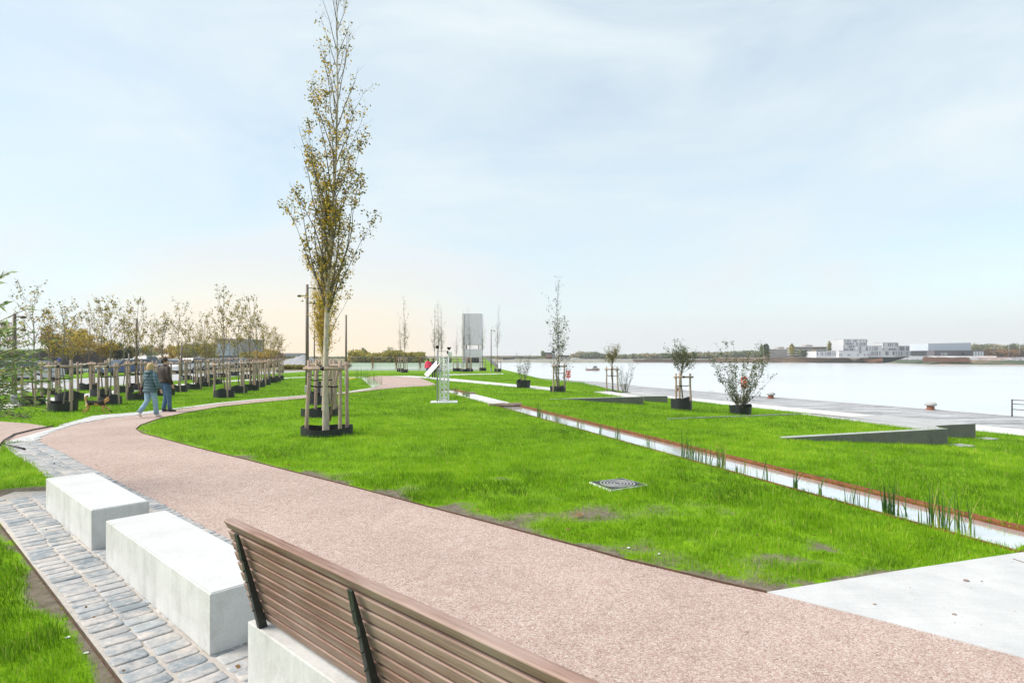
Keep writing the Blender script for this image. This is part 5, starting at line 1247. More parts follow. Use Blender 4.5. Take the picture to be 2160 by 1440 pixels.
def person(label, loc, rz, sc_, J, look, coat, legs_m, hair_m, shoe_m, long_hair, coat_len, bag=False, fat=1.0):
    r = thing('person', label, 'person', loc, rz); r.scale = (sc_,)*3
    nodes = []; edges = []
    def N(p, rad, par=None):
        nodes.append((tuple(p), rad)); i = len(nodes)-1
        if par is not None: edges.append((par, i))
        return i
    pel = N((0, 0, .93), (.13*fat, .10)); be = N((0, 0, 1.08), (.125*fat, .095), pel); ch = N((0, 0, 1.27), (.145*fat, .105), be); sh = N((0, 0, 1.40), (.10, .08), ch); nk = N((0, .01, 1.47), .048, sh); jw = N((0, .03, 1.54), (.062, .068), nk); hd = N((0, .02, 1.62), (.078, .095), jw); tp = N((0, .01, 1.69), (.05, .06), hd)
    for s, key in ((-1, 'L'), (1, 'R')):
        knee, ank, toe = J['leg'+key]; h = N((s*.09, 0, .88), .085*fat, pel); kn = N(knee, .055, h); an = N(ank, .038, kn); N(toe, .03, an)
        el, wr = J['arm'+key]; s1 = N((s*.165, 0, 1.39), .05, sh); e = N(el, .038, s1); w = N(wr, .026, e)
        d = (Vector(wr)-Vector(el)).normalized(); palm = Vector(wr)+d*.045; pi_ = N(palm, (.034, .018), w)
        side = Vector((0, 1, 0))
        for f in range(4):
            off = side*((f-1.5)*.018); L = (.062, .075, .08, .065)[f]; a = N(palm+d*.04+off, .0095, pi_); N(palm+d*(.04+L*.55)+off+Vector((-s*.008, 0, 0)), .0085, a); N(palm+d*(.04+L)+off*1.05+Vector((-s*.026, .0, 0)), .0075, len(nodes)-1)
        a = N(palm+side*.035+d*.0, .0105, pi_); N(palm+side*.052+d*.04+Vector((-s*.015, 0, 0)), .009, a)
    body = skin('body', nodes, edges, [MT['skin']], r, 2)
    # face
    c, s_ = math.cos(look), math.sin(look)
    mb = MB(); F_ = lambda x, y, z: (x*c-y*s_, .015+x*s_+y*c, z); mb.lathe([(.001, -.018), (.014, -.014), (.006, .02), (.001, .028)], F_(0, .108, 1.588), 8); mb.build('nose', MT['skin'], r)
    for sx in (-1, 1):
        mb = MB(); mb.lathe([(.001, -.009), (.011, 0), (.001, .009)], F_(sx*.03, .095, 1.615), 8); mb.build('eye', MT['rubber'], r)
        mb = MB(); mb.lathe([(.002, -.03), (.016, -.012), (.018, .012), (.002, .03)], F_(sx*.080, .0, 1.60), 8, sx=.5); mb.build('ear', MT['skin'], r)
    mb = MB(); a = F_(-.022, .098, 1.548); b = F_(.022, .098, 1.548); mb.bar(a, b, .008, .01); mb.build('mouth', MT['redcoat'], r)
    # hair
    n = 18; rings = []
    hair_low = 1.44 if long_hair else 1.54
    zz = [hair_low, hair_low+.04, 1.58, 1.64, 1.69, 1.72, 1.735]
    rr = [.055, .088, .098, .100, .085, .055, .012] if long_hair else [.05, .072, .088, .093, .078, .05, .01]
    cy = [-.045, -.035, -.02, -.008, 0, 0, .0]
    rings = [(z, q*.93, q*1.08, -s_*0+ -math.sin(look)*y_, math.cos(look)*y_+.01) for z, q, y_ in zip(zz, rr, cy)]
    hb = loft(rings, n); rg = random.Random(4); hb.v = [(x*(1+rg.gauss(0, .03)), y*(1+rg.gauss(0, .03)), z+rg.gauss(0, .003)) for x, y, z in hb.v]; hb.build('hair', hair_m, r)
    # trousers
    for key in 'LR':
        sx = -1 if key == 'L' else 1; knee, ank, toe = [Vector(v) for v in J['leg'+key]]; hip = Vector((sx*.09, 0, .90))
        pts = [hip, hip.lerp(knee, .5), knee, knee.lerp(ank, .5), ank+Vector((0, 0, .0))]; mb = MB(); mb.tube(pts, [.108*fat, .093*fat, .075, .070 if long_hair else .064, .072 if long_hair else .06], 14); mb.build('trouser_leg', legs_m, r)
        d = toe-ank; mb = MB(); heel = ank-d*.38+Vector((0, 0, -.045)); mb.tube([heel, ank+Vector((0, 0, -.035)), ank.lerp(toe, .6)+Vector((0, 0, -.01)), toe+d*.25], [(.03, .03), (.048, .05), (.045, .036), (.02, .018)], 12); mb.build('shoe', shoe_m, r)
    mb = loft([(.80, .15*fat, .12, 0, 0), (.9, .165*fat, .13, 0, 0), (1.0, .155*fat, .12, 0, 0)], 16); mb.build('trousers_seat', legs_m, r)
    # coat
    z0 = coat_len; R_ = [(z0, .235*fat if long_hair else .185*fat, .165, 0, -.01), (z0+.02, .245*fat if long_hair else .195*fat, .172, 0, -.01), ((z0+1.05)/2, .215*fat, .160, 0, 0), (1.05, .19*fat, .145, 0, 0), (1.2, .195*fat, .148, 0, 0), (1.33, .20*fat, .14, 0, 0), (1.41, .165*fat, .115, 0, 0), (1.45, .10, .09, 0, .0), (1.49, .075, .08, 0, .005), (1.50, .06, .065, 0, .005)]
    cb = loft(R_, 24); rg = random.Random(6); cb.v = [(x*(1+rg.gauss(0, .012)), y*(1+rg.gauss(0, .012)), z) for x, y, z in cb.v]; co = cb.build('coat', coat, r)
    if long_hair:
        mb = loft([(1.40, .12, .09, 0, -.07), (1.45, .14, .105, 0, -.055), (1.485, .12, .09, 0, -.03), (1.50, .07, .05, 0, -.02)], 16); mb.build('hood', coat, co)
    for key in 'LR':
        sx = -1 if key == 'L' else 1; el, wr = [Vector(v) for v in J['arm'+key]]; s0 = Vector((sx*.155, 0, 1.385)); pts = [s0+Vector((-sx*.05, 0, .015)), s0+Vector((sx*.01, 0, 0)), s0.lerp(el, .5), el, el.lerp(wr, .5), wr.lerp(el, .08)]
        mb = MB(); mb.tube(pts, [.06, .078, .073, .068, .061, .055], 14); mb.build('sleeve', coat, co)
        mb = MB(); mb.tube([wr.lerp(el, .1), wr+(wr-el).normalized()*.008], .05, 12); mb.build('cuff', MT['darkcoat'], co)
    if bag:
        mb = MB(); mb.tube([(.12, -.06, 1.44), (.06, -.165, 1.28), (-.08, -.185, 1.1), (-.235, -.08, .92)], [(.006, .012)]*4, 6); mb.build('bag_strap', MT['rubber'], r)
        mb = MB(); mb.box((-.262, .0, .86), (.07, .22, .2)); mb.build('shoulder_bag', mottled('dark_red_bag', (.05, .015, .015), (.1, .03, .03), 9), r, bevel=.02)
    return r
WJ = dict(legL=((-.10, -.02, .50), (-.12, -.30, .17), (-.12, -.24, .045)), legR=((.09, .10, .49), (.10, .14, .085), (.11, .28, .03)), armL=((-.23, .03, 1.12), (-.27, .07, .88)), armR=((.28, -.04, 1.13), (.36, .02, .90)))
x, y = W(317, 880); person('blond woman seen from behind in a teal quilted coat and pale jeans', (x, y, .012), -.25, 1.0, WJ, -.5, MT['teal'], MT['jeans_light'], MT['blond'], MT['shoe_white'], True, .80, True)
MJ = dict(legL=((-.09, .12, .50), (-.08, .02, .09), (-.08, .15, .03)), legR=((.10, .08, .50), (.11, .10, .085), (.15, .24, .03)), armL=((-.25, -.02, 1.13), (-.27, .10, .90)), armR=((.25, -.04, 1.12), (.27, .06, .88)))
x, y = W(347, 869); person('man with short dark hair walking beside her in a dark brown jacket and blue jeans', (x, y, .012), -.45, 1.10, MJ, -.95, MT['brownjacket'], MT['jeans_dark'], MT['brownhair'], MT['shoe_dark'], False, .93, False, 1.1)
x, y = W(903, 797); person('distant person in a bright pink-red coat beyond the truss mast', (x, y, .01), .3, .98, WJ, 0, MT['redcoat'], MT['jeans_dark'], MT['brownhair'], MT['shoe_dark'], True, .86)
x, y = W(914, 796.5); person('distant person dressed in black next to the one in the red coat', (x, y, .01), -.1, .98, MJ, 0, MT['darkcoat'], MT['darkcoat'], MT['brownhair'], MT['shoe_dark'], False, .9)
# ================================================================ DOG (running to the right)
def dog():
    x, y = W(200, 874); r = thing('dog', 'black and tan dog running across the grass beside the path, tail up', 'dog', (x, y, .02), .12); r.scale = (1.0,)*3
    nodes = []; edges = []
    def N(p, rad, par=None):
        nodes.append((p, rad)); i = len(nodes)-1
        if par is not None: edges.append((par, i))
        return i
    b0 = N((-.02, 0, .37), .085); ch = N((.15, 0, .35), .105, b0); sh = N((.25, 0, .38), .08, ch); nk = N((.33, 0, .44), .055, sh); hd = N((.41, 0, .49), .052, nk); mz = N((.48, 0, .465), .03, hd); N((.525, 0, .455), .02, mz)
    rp = N((-.19, 0, .38), .08, b0); t1 = N((-.27, 0, .45), .03, rp); t2 = N((-.30, 0, .54), .036, t1); t3 = N((-.25, 0, .60), .034, t2); N((-.19, 0, .61), .012, t3)
    for s in (-1, 1):
        # fore legs: one reaching ahead, one folded back
        f = (.10 if s > 0 else -.02); a = N((.25, s*.05, .27), .038, sh); w = N((.30+f, s*.05, .16), .024, a); p = N((.36+f*1.3, s*.05, .06), .018, w); N((.39+f*1.3, s*.05, .03), .018, p)
        g = (-.10 if s > 0 else .03); th = N((-.22, s*.055, .28), .052, rp); kn = N((-.17+g*.3, s*.055, .20), .032, th); hk = N((-.27+g, s*.055, .12), .02, kn); pw = N((-.30+g*1.2, s*.055, .03), .017, hk); N((-.27+g*1.2, s*.055, .015), .017, pw)
        e = N((.395, s*.035, .545), .014, hd); N((.385, s*.045, .585), .006, e)
    def fm(c):
        if c.x > -.24 and c.x < .32 and c.z > .325+.05*math.sin(c.x*20) : return 1
        if c.x > .455: return 1
        if c.x < -.22 and c.z < .42 and c.z > .25: return 2
        return 0
    skin('body', nodes, edges, [MT['fur_tan'], MT['fur_black'], MT['fur_cream']], r, 2, 0, fm)
    for s in (-1, 1): mb = MB(); mb.lathe([(.001, -.008), (.009, 0), (.001, .008)], (.445, s*.03, .50), 8); mb.build('eye', MT['rubber'], r)
    mb = MB(); n = 12; mb.tube([(.315+.02*math.cos(2*PI*j/n), .058*math.sin(2*PI*j/n), .43+.05*math.cos(2*PI*j/n)) for j in range(n+1)], .008, 5, caps=False); mb.build('collar', MT['red'], r)
dog()
# ================================================================ CARS
def car(label, px, d, rz, paint, tall=0, first=[None]):
    rz = 1.45+.2*math.sin(px) if px > 100 else rz; d = d*(1.2 if px > 100 else 1.06)
    x = (px-CX)*d/F; r = thing('parked_car', label, 'car', (x, d, .012), rz, 'cars parked along the street'); L, Wd = 4.2, 1.75; hh = 1.45+tall
    prof = [(-2.1, .35), (-2.1, .78), (-1.95, .9), (-1.0, .98), (1.45, 1.0), (2.05, .95), (2.1, .5), (2.05, .3)]
    mb = MB(); n = len(prof); vs = [(a, -Wd/2, b) for a, b in prof]+[(a, Wd/2, b) for a, b in prof]
    mb.add(vs, [tuple(range(n)), tuple(reversed(range(n, 2*n)))]+[(i, n+i, n+(i+1) % n, (i+1) % n) for i in range(n)]); o = mb.build('body', paint, r, bevel=.08)
    cab = [(-1.05, .98), (-.45, hh), (1.15, hh), (1.8, .99)]
    mb = MB(); vs = [(a, -Wd/2*(.96 if b < 1.1 else .8), b) for a, b in cab]+[(a, Wd/2*(.96 if b < 1.1 else .8), b) for a, b in cab]
    mb.add(vs, [(0, 1, 2, 3), (7, 6, 5, 4), (0, 4, 5, 1), (2, 6, 7, 3), (3, 7, 4, 0)]); mb.build('windows', MT['glass'], r)
    mb = MB(); mb.box((.35, 0, hh+.01), (1.6, Wd*.78, .05)); mb.build('roof', paint, r, bevel=.02)
    for sx in (-1.3, 1.3):
        for sy in (-1, 1):
            mb = MB(); mb.tube([(sx, sy*(Wd/2-.16), .32), (sx, sy*(Wd/2+.02), .32)], .32, 14); w = mb.build('wheel', MT['rubber'], r); mb = MB(); mb.tube([(sx, sy*(Wd/2+.015), .32), (sx, sy*(Wd/2+.03), .32)], .19, 10); mb.build('rim', MT['alu'], w)
    for sy in (-1, 1): mb = MB(); mb.box((-2.09, sy*.62, .72), (.06, .34, .14)); mb.build('headlight', MT['white'], r)
    return r
pw = flat('car_white', (.75, .75, .76), .25); ps = flat('car_silver', (.42, .44, .47), .25, .5, .4); pb = flat('car_blue', (.06, .10, .22), .25); pk = flat('car_black', (.02, .02, .025), .2); pr_ = flat('car_beige', (.5, .42, .33), .3)
for label, px, d, rz, pt, tl in [('silver estate car behind the willow twigs at far left', 58, 41, .1, ps, .05), ('white car on the street left of the first staked trees', 28, 46, .3, pw, 0), ('dark blue car just left of the walkers', 256, 47, 1.2, pb, 0), ('white car directly behind the walkers, left one', 281, 50, 1.3, pw, .1), ('white van-like car behind the walkers', 302, 53, 1.3, pw, .35), ('silver car just right of the walking man', 364, 56, 1.4, ps, 0), ('white car second to the right of the walking man', 378, 52, 1.4, pw, 0), ('black car beyond the lawn right of the walkers', 352, 60, 1.4, pk, 0), ('white car parked under the olive trees', 402, 60, 1.4, pw, .1), ('beige car parked under the olive trees', 418, 64, 1.4, pr_, 0), ('white car in front of the grey hall', 455, 66, 1.3, pw, 0), ('silver car in front of the grey hall', 478, 70, 1.3, ps, .1), ('white car right of the grey hall', 505, 76, 1.3, pw, 0), ('black car right of the grey hall', 430, 71, 1.4, pk, 0)]:
    car(label, px, d, rz, pt, tl)
# ================================================================ LEFT BACKGROUND
def box_building(name, label, px0, px1, pyt, d, depth, mat, roofm=None, z0=0, cat='building', wins=None, winm=None, rz=0, base_py=None):
    x0, x1 = at(px0, d)[0], at(px1, d)[0]; h = zt(pyt, d)-z0; w = x1-x0; r = thing(name, label, cat, (x0, d, z0), rz)
    mb = MB(); mb.box((w/2, depth/2, h/2), (w, depth, h)); mb.build('wall', mat, r)
    mb = MB(); mb.box((w/2, depth/2, h+.12*d/100), (w+.2, depth+.2, .24*d/100)); mb.build('roof', roofm or MT['grey'], r)
    for (a, b, t, bt) in wins or []:
        xa, xb = at(a, d)[0]-x0, at(b, d)[0]-x0; za, zb = zt(bt, d)-z0, zt(t, d)-z0; mb = MB(); mb.box(((xa+xb)/2, -.02, (za+zb)/2), (xb-xa, .16, zb-za)); mb.build('window', winm or MT['glass'], r)
    return r
box_building('grey_hall', 'grey boxy hall with glazed corner behind the young tree rows', 457, 509, 717, 150, 14, flat('grey_cladding', (.28, .30, .33)), wins=[(458, 484, 727, 750), (486, 494, 727, 758)], winm=MT['blueglass'])
box_building('low_wing', 'pale grey low wing left of the grey hall', 388, 458, 728, 152, 12, flat('greige_cladding', (.36, .35, .37)), wins=[(392, 454, 742, 748)])
box_building('gate_house', 'small pinkish brick house in front of the grey hall', 455, 485, 753, 138, 8, flat('pink_render', (.5, .4, .37)), MT['dark'], wins=[(459, 464, 760, 767), (474, 480, 760, 768)])
box_building('dark_office', 'dark low office with white fascia behind the willow', -60, 84, 738, 72, 12, flat('dark_cladding', (.11, .10, .11)), MT['white'], wins=[(-40, 40, 750, 760), (45, 78, 750, 760)])
box_building('white_pavilion', 'low pavilion with white louvres behind the first staked tree', 150, 190, 770, 66, 8, MT['dark'], flat('pale_roof', (.55, .52, .5)), wins=[(165+i*4, 167+i*4, 777, 790) for i in range(6)], winm=MT['white'])
def sign(px, pyb, pyt, w, d, name, label, c1, c2):
    x = (px-CX)*d/F; k = d/F; r = thing(name, label, 'sign', (x, d, 0)); h = zt(pyt, d); hb = zt(pyb, d)
    mb = MB(); mb.tube([(0, .05, 0), (0, .05, h)], .04, 8); mb.build('post', MT['grey'], r); mb = MB(); mb.box((0, 0, (h+hb)/2), (w*k, .05, h-hb)); o = mb.build('panel', c1, r, bevel=.01)
    mb = MB(); mb.box((0, -.03, hb+(h-hb)*.88), (w*k*.98, .02, (h-hb)*.2)); mb.build('top_band', c2, o); return r
sign(193, 784, 764, 5.5, 60, 'banner_sign', 'white street banner with a yellow top left of the walkers', MT['white'], flat('sign_yellow', (.8, .6, .05)))
sign(308, 773, 765, 3, 62, 'banner_sign', 'small white pennant above the walkers', MT['white'], MT['white'])
# blue round arrow sign
def bluesign():
    d = 50; x = (124-CX)*d/F; r = thing('traffic_sign', 'round blue traffic sign with a white arrow behind the willow twigs', 'sign', (x, d, 0)); z = zt(759, d)
    mb = MB(); mb.tube([(0, .04, 0), (0, .04, z+.2)], .03, 8); mb.build('post', MT['grey'], r); mb = MB(); mb.tube([(0, 0, z), (0, .03, z)], .17, 20); p = mb.build('disc', flat('sign_blue', (.03, .06, .4)), r)
    mb = MB(); mb.bar((.06, -.01, z+.06), (-.05, -.01, z-.05), .012, .035, up=Vector((0, 1, 0))); mb.bar((-.07, -.012, z-.07), (.01, -.012, z-.07), .012, .035, up=Vector((0, 1, 0))); mb.bar((-.07, -.012, z-.07), (-.07, -.012, z+.01), .012, .035, up=Vector((0, 1, 0))); mb.build('arrow', MT['white'], p)
bluesign()
def crown_tree(seed, px, pyt, d, wpx, mat, label, name='street_tree', low=.28, dens=1.0, z0=0, grp='trees along the street', bare=False, leaf=None, pybase=None):
    rng = random.Random(seed); x = (px-CX)*d/F; h = zt(pyt, d)-z0; R = wpx*d/F/2; mb = MB(); lv = []
    pts = [Vector((0, 0, h*.9*i/6))+Vector((rng.gauss(0, .03)*h*.3, rng.gauss(0, .03)*h*.3, 0)) for i in range(7)]; mb.tube(pts, [h*.022*max(.1, 1-.85*i/6) for i in range(7)], 6, caps=False)
    lf = leaf or max(.2, d/F*2.2)
    zc, rz_ = h*(low+1)/2, h*(1-low)/2; blobs = []
    for k in range(15):
        v = Vector((rng.gauss(0, 1), rng.gauss(0, 1), rng.gauss(0, 1))).normalized()*rng.uniform(.35, .80); s = rng.uniform(.22, .42)
        taper = 1-.35*max(0, v.z); c = Vector((v.x*R*taper, v.y*R*taper, zc+v.z*rz_)); blobs.append((c, s))
        p = along(pts, min(.95, max(low*.9, (c.z/h-.15)))); mb.tube([p, p.lerp(c, .5)+Vector((0, 0, -.03*h)), c], [h*.009, h*.006, h*.002], 4, caps=False)
    blobs.append((Vector((0, 0, h*.9)), .25))
    n = int(1900*dens*(1 if not bare else .4))
    for k in range(n):
        c, s = blobs[rng.randrange(len(blobs))]; v = Vector((rng.gauss(0, 1), rng.gauss(0, 1), rng.gauss(0, 1))).normalized()*rng.uniform(.3, 1.25)
        q = c+Vector((v.x*R*s, v.y*R*s, v.z*rz_*s))
        lv.append((q.x, q.y, max(q.z, h*.05)))
    r = thing(name, label, 'tree', (x, d, z0), rng.uniform(0, 6), grp); mb.build('trunk', MT['bark'], r); link_mesh('crown', leaf_mesh('crown', lv, lf, mat, seed, .8), r); return r
G, O_, B_, Gr, Dk = MT['ft_gold'], MT['ft_olive'], MT['ft_brown'], MT['ft_green'], MT['lf_dark']
tl = [(18, 676, 95, 60, B_, 'thin-leaved brownish tree at the far left behind the lamp post', True), (-20, 690, 90, 70, B_, 'brownish tree cut by the left frame edge', True), (103, 684, 70, 46, B_, 'reddish-brown tree left of the big golden-green one', False), (150, 690, 72, 84, G, 'big golden-green round tree behind the first staked trees', False), (178, 690, 78, 50, G, 'bright yellow tree right of the big golden-green one', False), (205, 704, 88, 50, B_, 'russet tree behind the street banner', True), (232, 724, 80, 44, G, 'low orange-leaved tree right of the street banner', False), (253, 730, 84, 40, Dk, 'dark shrubby tree left of the walkers', False), (275, 736, 80, 44, Dk, 'dark evergreen behind the walkers', False), (246, 733, 110, 50, B_, 'dull brown tree behind the dark shrubby ones', True), (300, 738, 110, 50, Gr, 'fresh green tree above the walking woman', False), (318, 733, 130, 36, O_, 'pale green tree above the walking man', False), (341, 730, 120, 34, B_, 'leafless-looking brown tree right of the walkers', True), (362, 736, 130, 34, G, 'yellowish conical tree in the street row', False), (378, 733, 125, 24, G, 'narrow orange tree near the distant lamp post', False), (396, 730, 120, 46, O_, 'wide olive tree in front of the low wing', False), (414, 729, 118, 42, Gr, 'olive-green tree before the low wing', False), (434, 728, 116, 40, O_, 'dense olive tree left of the grey hall', False), (348, 752, 100, 46, B_, 'low brownish bush right of the walkers', False), (385, 754, 95, 54, B_, 'low russet bush by the parked cars', False), (445, 745, 125, 30, O_, 'small olive tree at the corner of the low wing', False), (520, 748, 130, 40, O_, 'low olive tree right of the grey hall', False), (540, 746, 140, 36, G, 'yellow bush-like tree right of the grey hall', False), (562, 742, 140, 44, G, 'orange-yellow tree behind the tree rows', False), (586, 748, 150, 34, B_, 'brown tree left of the gravel heap', False), (60, 772, 66, 60, B_, 'dark red hedge-like bush behind the willow', False), (152, 782, 60, 30, Dk, 'low dark hedge bush left of the banner', False)]
for i, (px, pyt, d, w, m, lb, bare) in enumerate(tl): crown_tree(400+i, px, pyt-(7 if 718 < pyt < 750 else 0), d, w*1.3, m, lb, low=.12 if pyt > 744 else (.3 if not bare else .35), bare=bare, dens=1.3 if not bare else 1)
# trees behind the hoarding
for i, (px, pyt, d, w, m, lb) in enumerate([(745, 746, 150, 18, Gr, 'small dark conifer-like tree left above the hoarding'), (765, 733, 130, 20, Gr, 'pointed grey-green tree above the hoarding'), (790, 744, 160, 40, O_, 'olive rounded tree above the hoarding'), (808, 755, 140, 20, B_, 'rusty red small tree above the hoarding'), (822, 730, 125, 34, Gr, 'airy willow-like tree above the hoarding'), (836, 747, 150, 34, O_, 'yellow-olive tree left of the lone thin poplar'), (863, 748, 170, 24, G, 'orange rounded tree right of the lone thin poplar'), (735, 755, 160, 26, B_, 'brownish tree above the left end of the hoarding'), (778, 752, 170, 24, O_, 'small olive tree above the hoarding'), (852, 757, 160, 30, O_, 'low olive tree at the lone thin poplar'), (945, 752, 120, 16, Gr, 'small grey tree between mast and tower')]):
    crown_tree(460+i, px, pyt, d, w, m, lb, grp='trees beyond the hoarding', low=.15, bare=(i in (1, 4)), dens=1.2)
# gravel heap and far plants
def heap():
    d = 110; x0 = at(596, d)[0]; x1 = at(668, d)[0]; mb = MB(); n = 26; z = zt(748, d); cx = at(640, d)[0]
    prof = []
    bm = bmesh.new(); rng = random.Random(3)
    for i in range(n+1):
        for j in range(9):
            u = i/n; x = x0+(x1-x0)*u; f = max(0, min(1, (x-x0)/(cx-x0))) if x < cx else max(0, 1-(x-cx)/(x1-cx)*.8); y = d+(j-4)*1.6; g = max(0, 1-abs(j-4)/4); mb.v.append((x, y, max(0, z*min(f, g*1.15)+rng.gauss(0, .04))))
    for i in range(n):
        for j in range(8): mb.f.append((i*9+j, (i+1)*9+j, (i+1)*9+j+1, i*9+j+1)); mb.m.append(0); mb.sm.append(True)
    bm.free(); tag(mb.build('gravel_heap', mottled('grey_gravel', (.27, .27, .28), (.38, .38, .39), 8, .95)), 'pale grey gravel heap left of the tall brown lamp post', 'heap')
heap()
tag(drape('far_field', [(-300, 78), (-60, 78), (-36, 60), (-24, 76), (-7, 76), (-7, 120), (-24, 398), (-26, 688), (-300, 688)], mottled('field_scrub', (.13, .12, .06), (.26, .22, .12), .4, .95), 30, .02, zf=lambda x, y: max(gz(x, y), gz(x, y))), kind='structure')
def hedge(name, px0, px1, pyt, d, mat, label, seed, z0=0, n=6000, leaf=.3, cat='hedge', kind=None, depth=1.5, ragged=.5):
    rg = np.random.default_rng(seed); x0, x1 = at(px0, d)[0], at(px1, d)[0]; h = zt(pyt, d)-z0; x = rg.uniform(x0, x1, n); y = d+rg.uniform(0, depth, n); top = h*(1-ragged*.5+ragged*vnoise(x, y*0, 2.5, seed)); z = z0+top*rg.random(n)**.6
    pts = np.column_stack([x, y, z]); o = link_mesh(name, leaf_mesh(name, pts, leaf, mat, seed, .8)); tag(o, label, cat, kind=kind)
hedge('hedge', 590, 655, 770, 78, O_, 'low yellow-green hedge in front of the gravel heap', 501, n=3500, leaf=.22)
hedge('scrub_thicket', 728, 880, 742, 112, O_, 'olive and russet thicket behind the white hoarding', 502, n=9000, leaf=.5, cat='thicket', kind='stuff', depth=10, ragged=.8)
hedge('scrub_thicket', 240, 560, 762, 92, B_, 'brown low thicket behind the parked cars', 503, n=9000, leaf=.4, cat='thicket', kind='stuff', depth=6, ragged=.7)
box_building('dark_ridge_building', 'distant flat-topped dark building above the gravel heap', 592, 628, 747.5, 420, 20, flat('blue_grey_far', (.18, .22, .26)))
box_building('brick_block', 'distant reddish brick block left of the mast', 874, 893, 753.5, 260, 12, MT['brick'], wins=[(876+i*4, 878+i*4, 756, 758) for i in range(4)])
# ================================================================ FAR BANK
shore = [(1020, 764.2), (1100, 764.6), (1200, 765), (1400, 765), (1600, 764.5), (1800, 765.0), (1836, 765.5)]
S1 = [(-420, 520), (-60, 440)]+[W(a, b, -3.5) for a, b in shore]
PRM = [W(1836, 767, -3.5), W(1870, 768.6, -3.5), W(1960, 771, -3.5), W(2060, 772, -3.5), W(2170, 773, -3.5), (420, 262), (700, 240)]
def bank(name, pts, prof, mat, back=None):
    mb = MB(); vs = []; n = len(pts)
    for i, p in enumerate(pts):
        a = pts[max(0, i-1)]; b = pts[min(n-1, i+1)]; d = Vector((b[0]-a[0], b[1]-a[1])).normalized(); nx, ny = -d.y, d.x
        for o, z in prof: vs.append((p[0]+nx*o, p[1]+ny*o, z))
    k = len(prof); mb.add(vs, [(i*k+j, (i+1)*k+j, (i+1)*k+j+1, i*k+j+1) for i in range(n-1) for j in range(k-1)]); return tag(mb.build(name, mat), kind='structure'), vs, k
bank('far_bank', S1, [(0, -3.7), (2.5, -2.9), (5, -2.2), (12, -1.1), (18, -1.0), (900, -.9)], mottled('bank_earth', (.20, .20, .17), (.32, .30, .25), .2, .95))
bank('far_bank', [W(1540, 764.8, -3.5), W(1570, 764.7, -3.5)]+[W(a, b, -3.5) for a, b in shore[4:]], [(1.5, -3.7), (4, -2.9), (6, -1.8), (12, -.3), (18, .0), (900, .1)], MT['revet_low'])
def dense(pts, st):
    out = []
    for a, b in zip(pts[:-1], pts[1:]):
        k = max(1, int(math.hypot(b[0]-a[0], b[1]-a[1])/st)); out += [(a[0]+(b[0]-a[0])*j/k, a[1]+(b[1]-a[1])*j/k) for j in range(k)]
    return out+[pts[-1]]
bank('promontory_shore', dense(PRM, 8), [(0, -3.7), (4, -3.3), (9, -2.9)], mottled('mud', (.30, .29, .28), (.42, .41, .40), .3, .9))
t = NT('stone_revetment'); c = t.coord(); v = t.vor(c, 1.2); s3 = t.new('ShaderNodeSeparateColor'); t.l(v, s3.inputs[0]); rr_ = t.ramp(s3.outputs[0], [(0, (.13, .13, .14)), (.5, (.27, .27, .29)), (1, (.42, .42, .45))])
gxyz = t.new('ShaderNodeSeparateXYZ'); t.l(c, gxyz.inputs[0]); zz_ = t.math('ADD', gxyz.outputs[2], t.math('MULTIPLY', t.noise(c, .25, 4, .6), 1.6)); rr_ = t.mix(t.ramp(zz_, [(0, 1.0), (.05, 0.0)]), rr_, (.075, .095, .06)); rr_ = t.mix(t.ramp(t.noise(t.mapped(c, (.02, .02, .3)), 1, 5, .7), [(.52, 0.0), (.6, .7)]), rr_, (.33, .19, .13)); MT['revet'] = t.fin(rr_, .95, .1)
bank('revetment', dense(PRM, 8), [(9, -2.9), (14, -1.3), (19, .3), (21, .75), (23, .8), (400, .8)], MT['revet'])
mb = MB(); a = [W(1918, 771, -3.5), W(1960, 771, -3.5), W(2060, 772, -3.5), W(2102, 772.4, -3.5)]
q = [(x*(1+21/y), y+21) for x, y in a]; mb.prism([*q, *[(x*1.01, y+3) for x, y in q[::-1]]], .6, 1.3); tag(mb.build('flood_wall', MT['white']), 'long white flood wall on top of the stone revetment', 'wall')
def reedband(name, pts, off, wid, z0, hh, n, mat, label, seed, leaf=1.2):
    rg = np.random.default_rng(seed); L = [math.hypot(b[0]-a[0], b[1]-a[1]) for a, b in zip(pts[:-1], pts[1:])]; tot = sum(L); P = []
    u = rg.random(n)*tot; acc = np.cumsum([0]+L); i = np.clip(np.searchsorted(acc, u)-1, 0, len(L)-1); A = np.array(pts); f = (u-acc[i])/np.array(L)[i]; p = A[i]+(A[i+1]-A[i])*f[:, None]; d = (A[i+1]-A[i]); d /= np.linalg.norm(d, axis=1)[:, None]; nrm = np.column_stack([-d[:, 1], d[:, 0]]); o = rg.uniform(off, off+wid, n); p = p+nrm*o[:, None]
    h = hh*(.55+.5*vnoise(p[:, 0], p[:, 1], 4, seed))*rg.uniform(.75, 1.1, n); w = rg.uniform(.25, .5, n)*leaf; az = rg.uniform(-.5, .5, n); ex, ey = np.cos(az)*w/2, np.sin(az)*w/2; zb = np.full(n, z0)+ (o-off)/wid*1.3; lx = rg.normal(0, .25, n)
    V = np.stack([np.column_stack([p[:, 0]-ex, p[:, 1]-ey, zb]), np.column_stack([p[:, 0]+ex, p[:, 1]+ey, zb]), np.column_stack([p[:, 0]+ex*.6+lx, p[:, 1], zb+h]), np.column_stack([p[:, 0]-ex*.6+lx, p[:, 1], zb+h*.95])], 1).reshape(-1, 3)
    me = np_mesh(name, V, np.arange(n*4).reshape(-1, 4), mat, {'rnd': ('FACE', np.clip(vnoise(p[:, 0], p[:, 1], 9, seed+1)*.7+rg.normal(.15, .15, n), 0, 1))}); tag(link_mesh(name, me), label, 'reeds', kind='stuff')
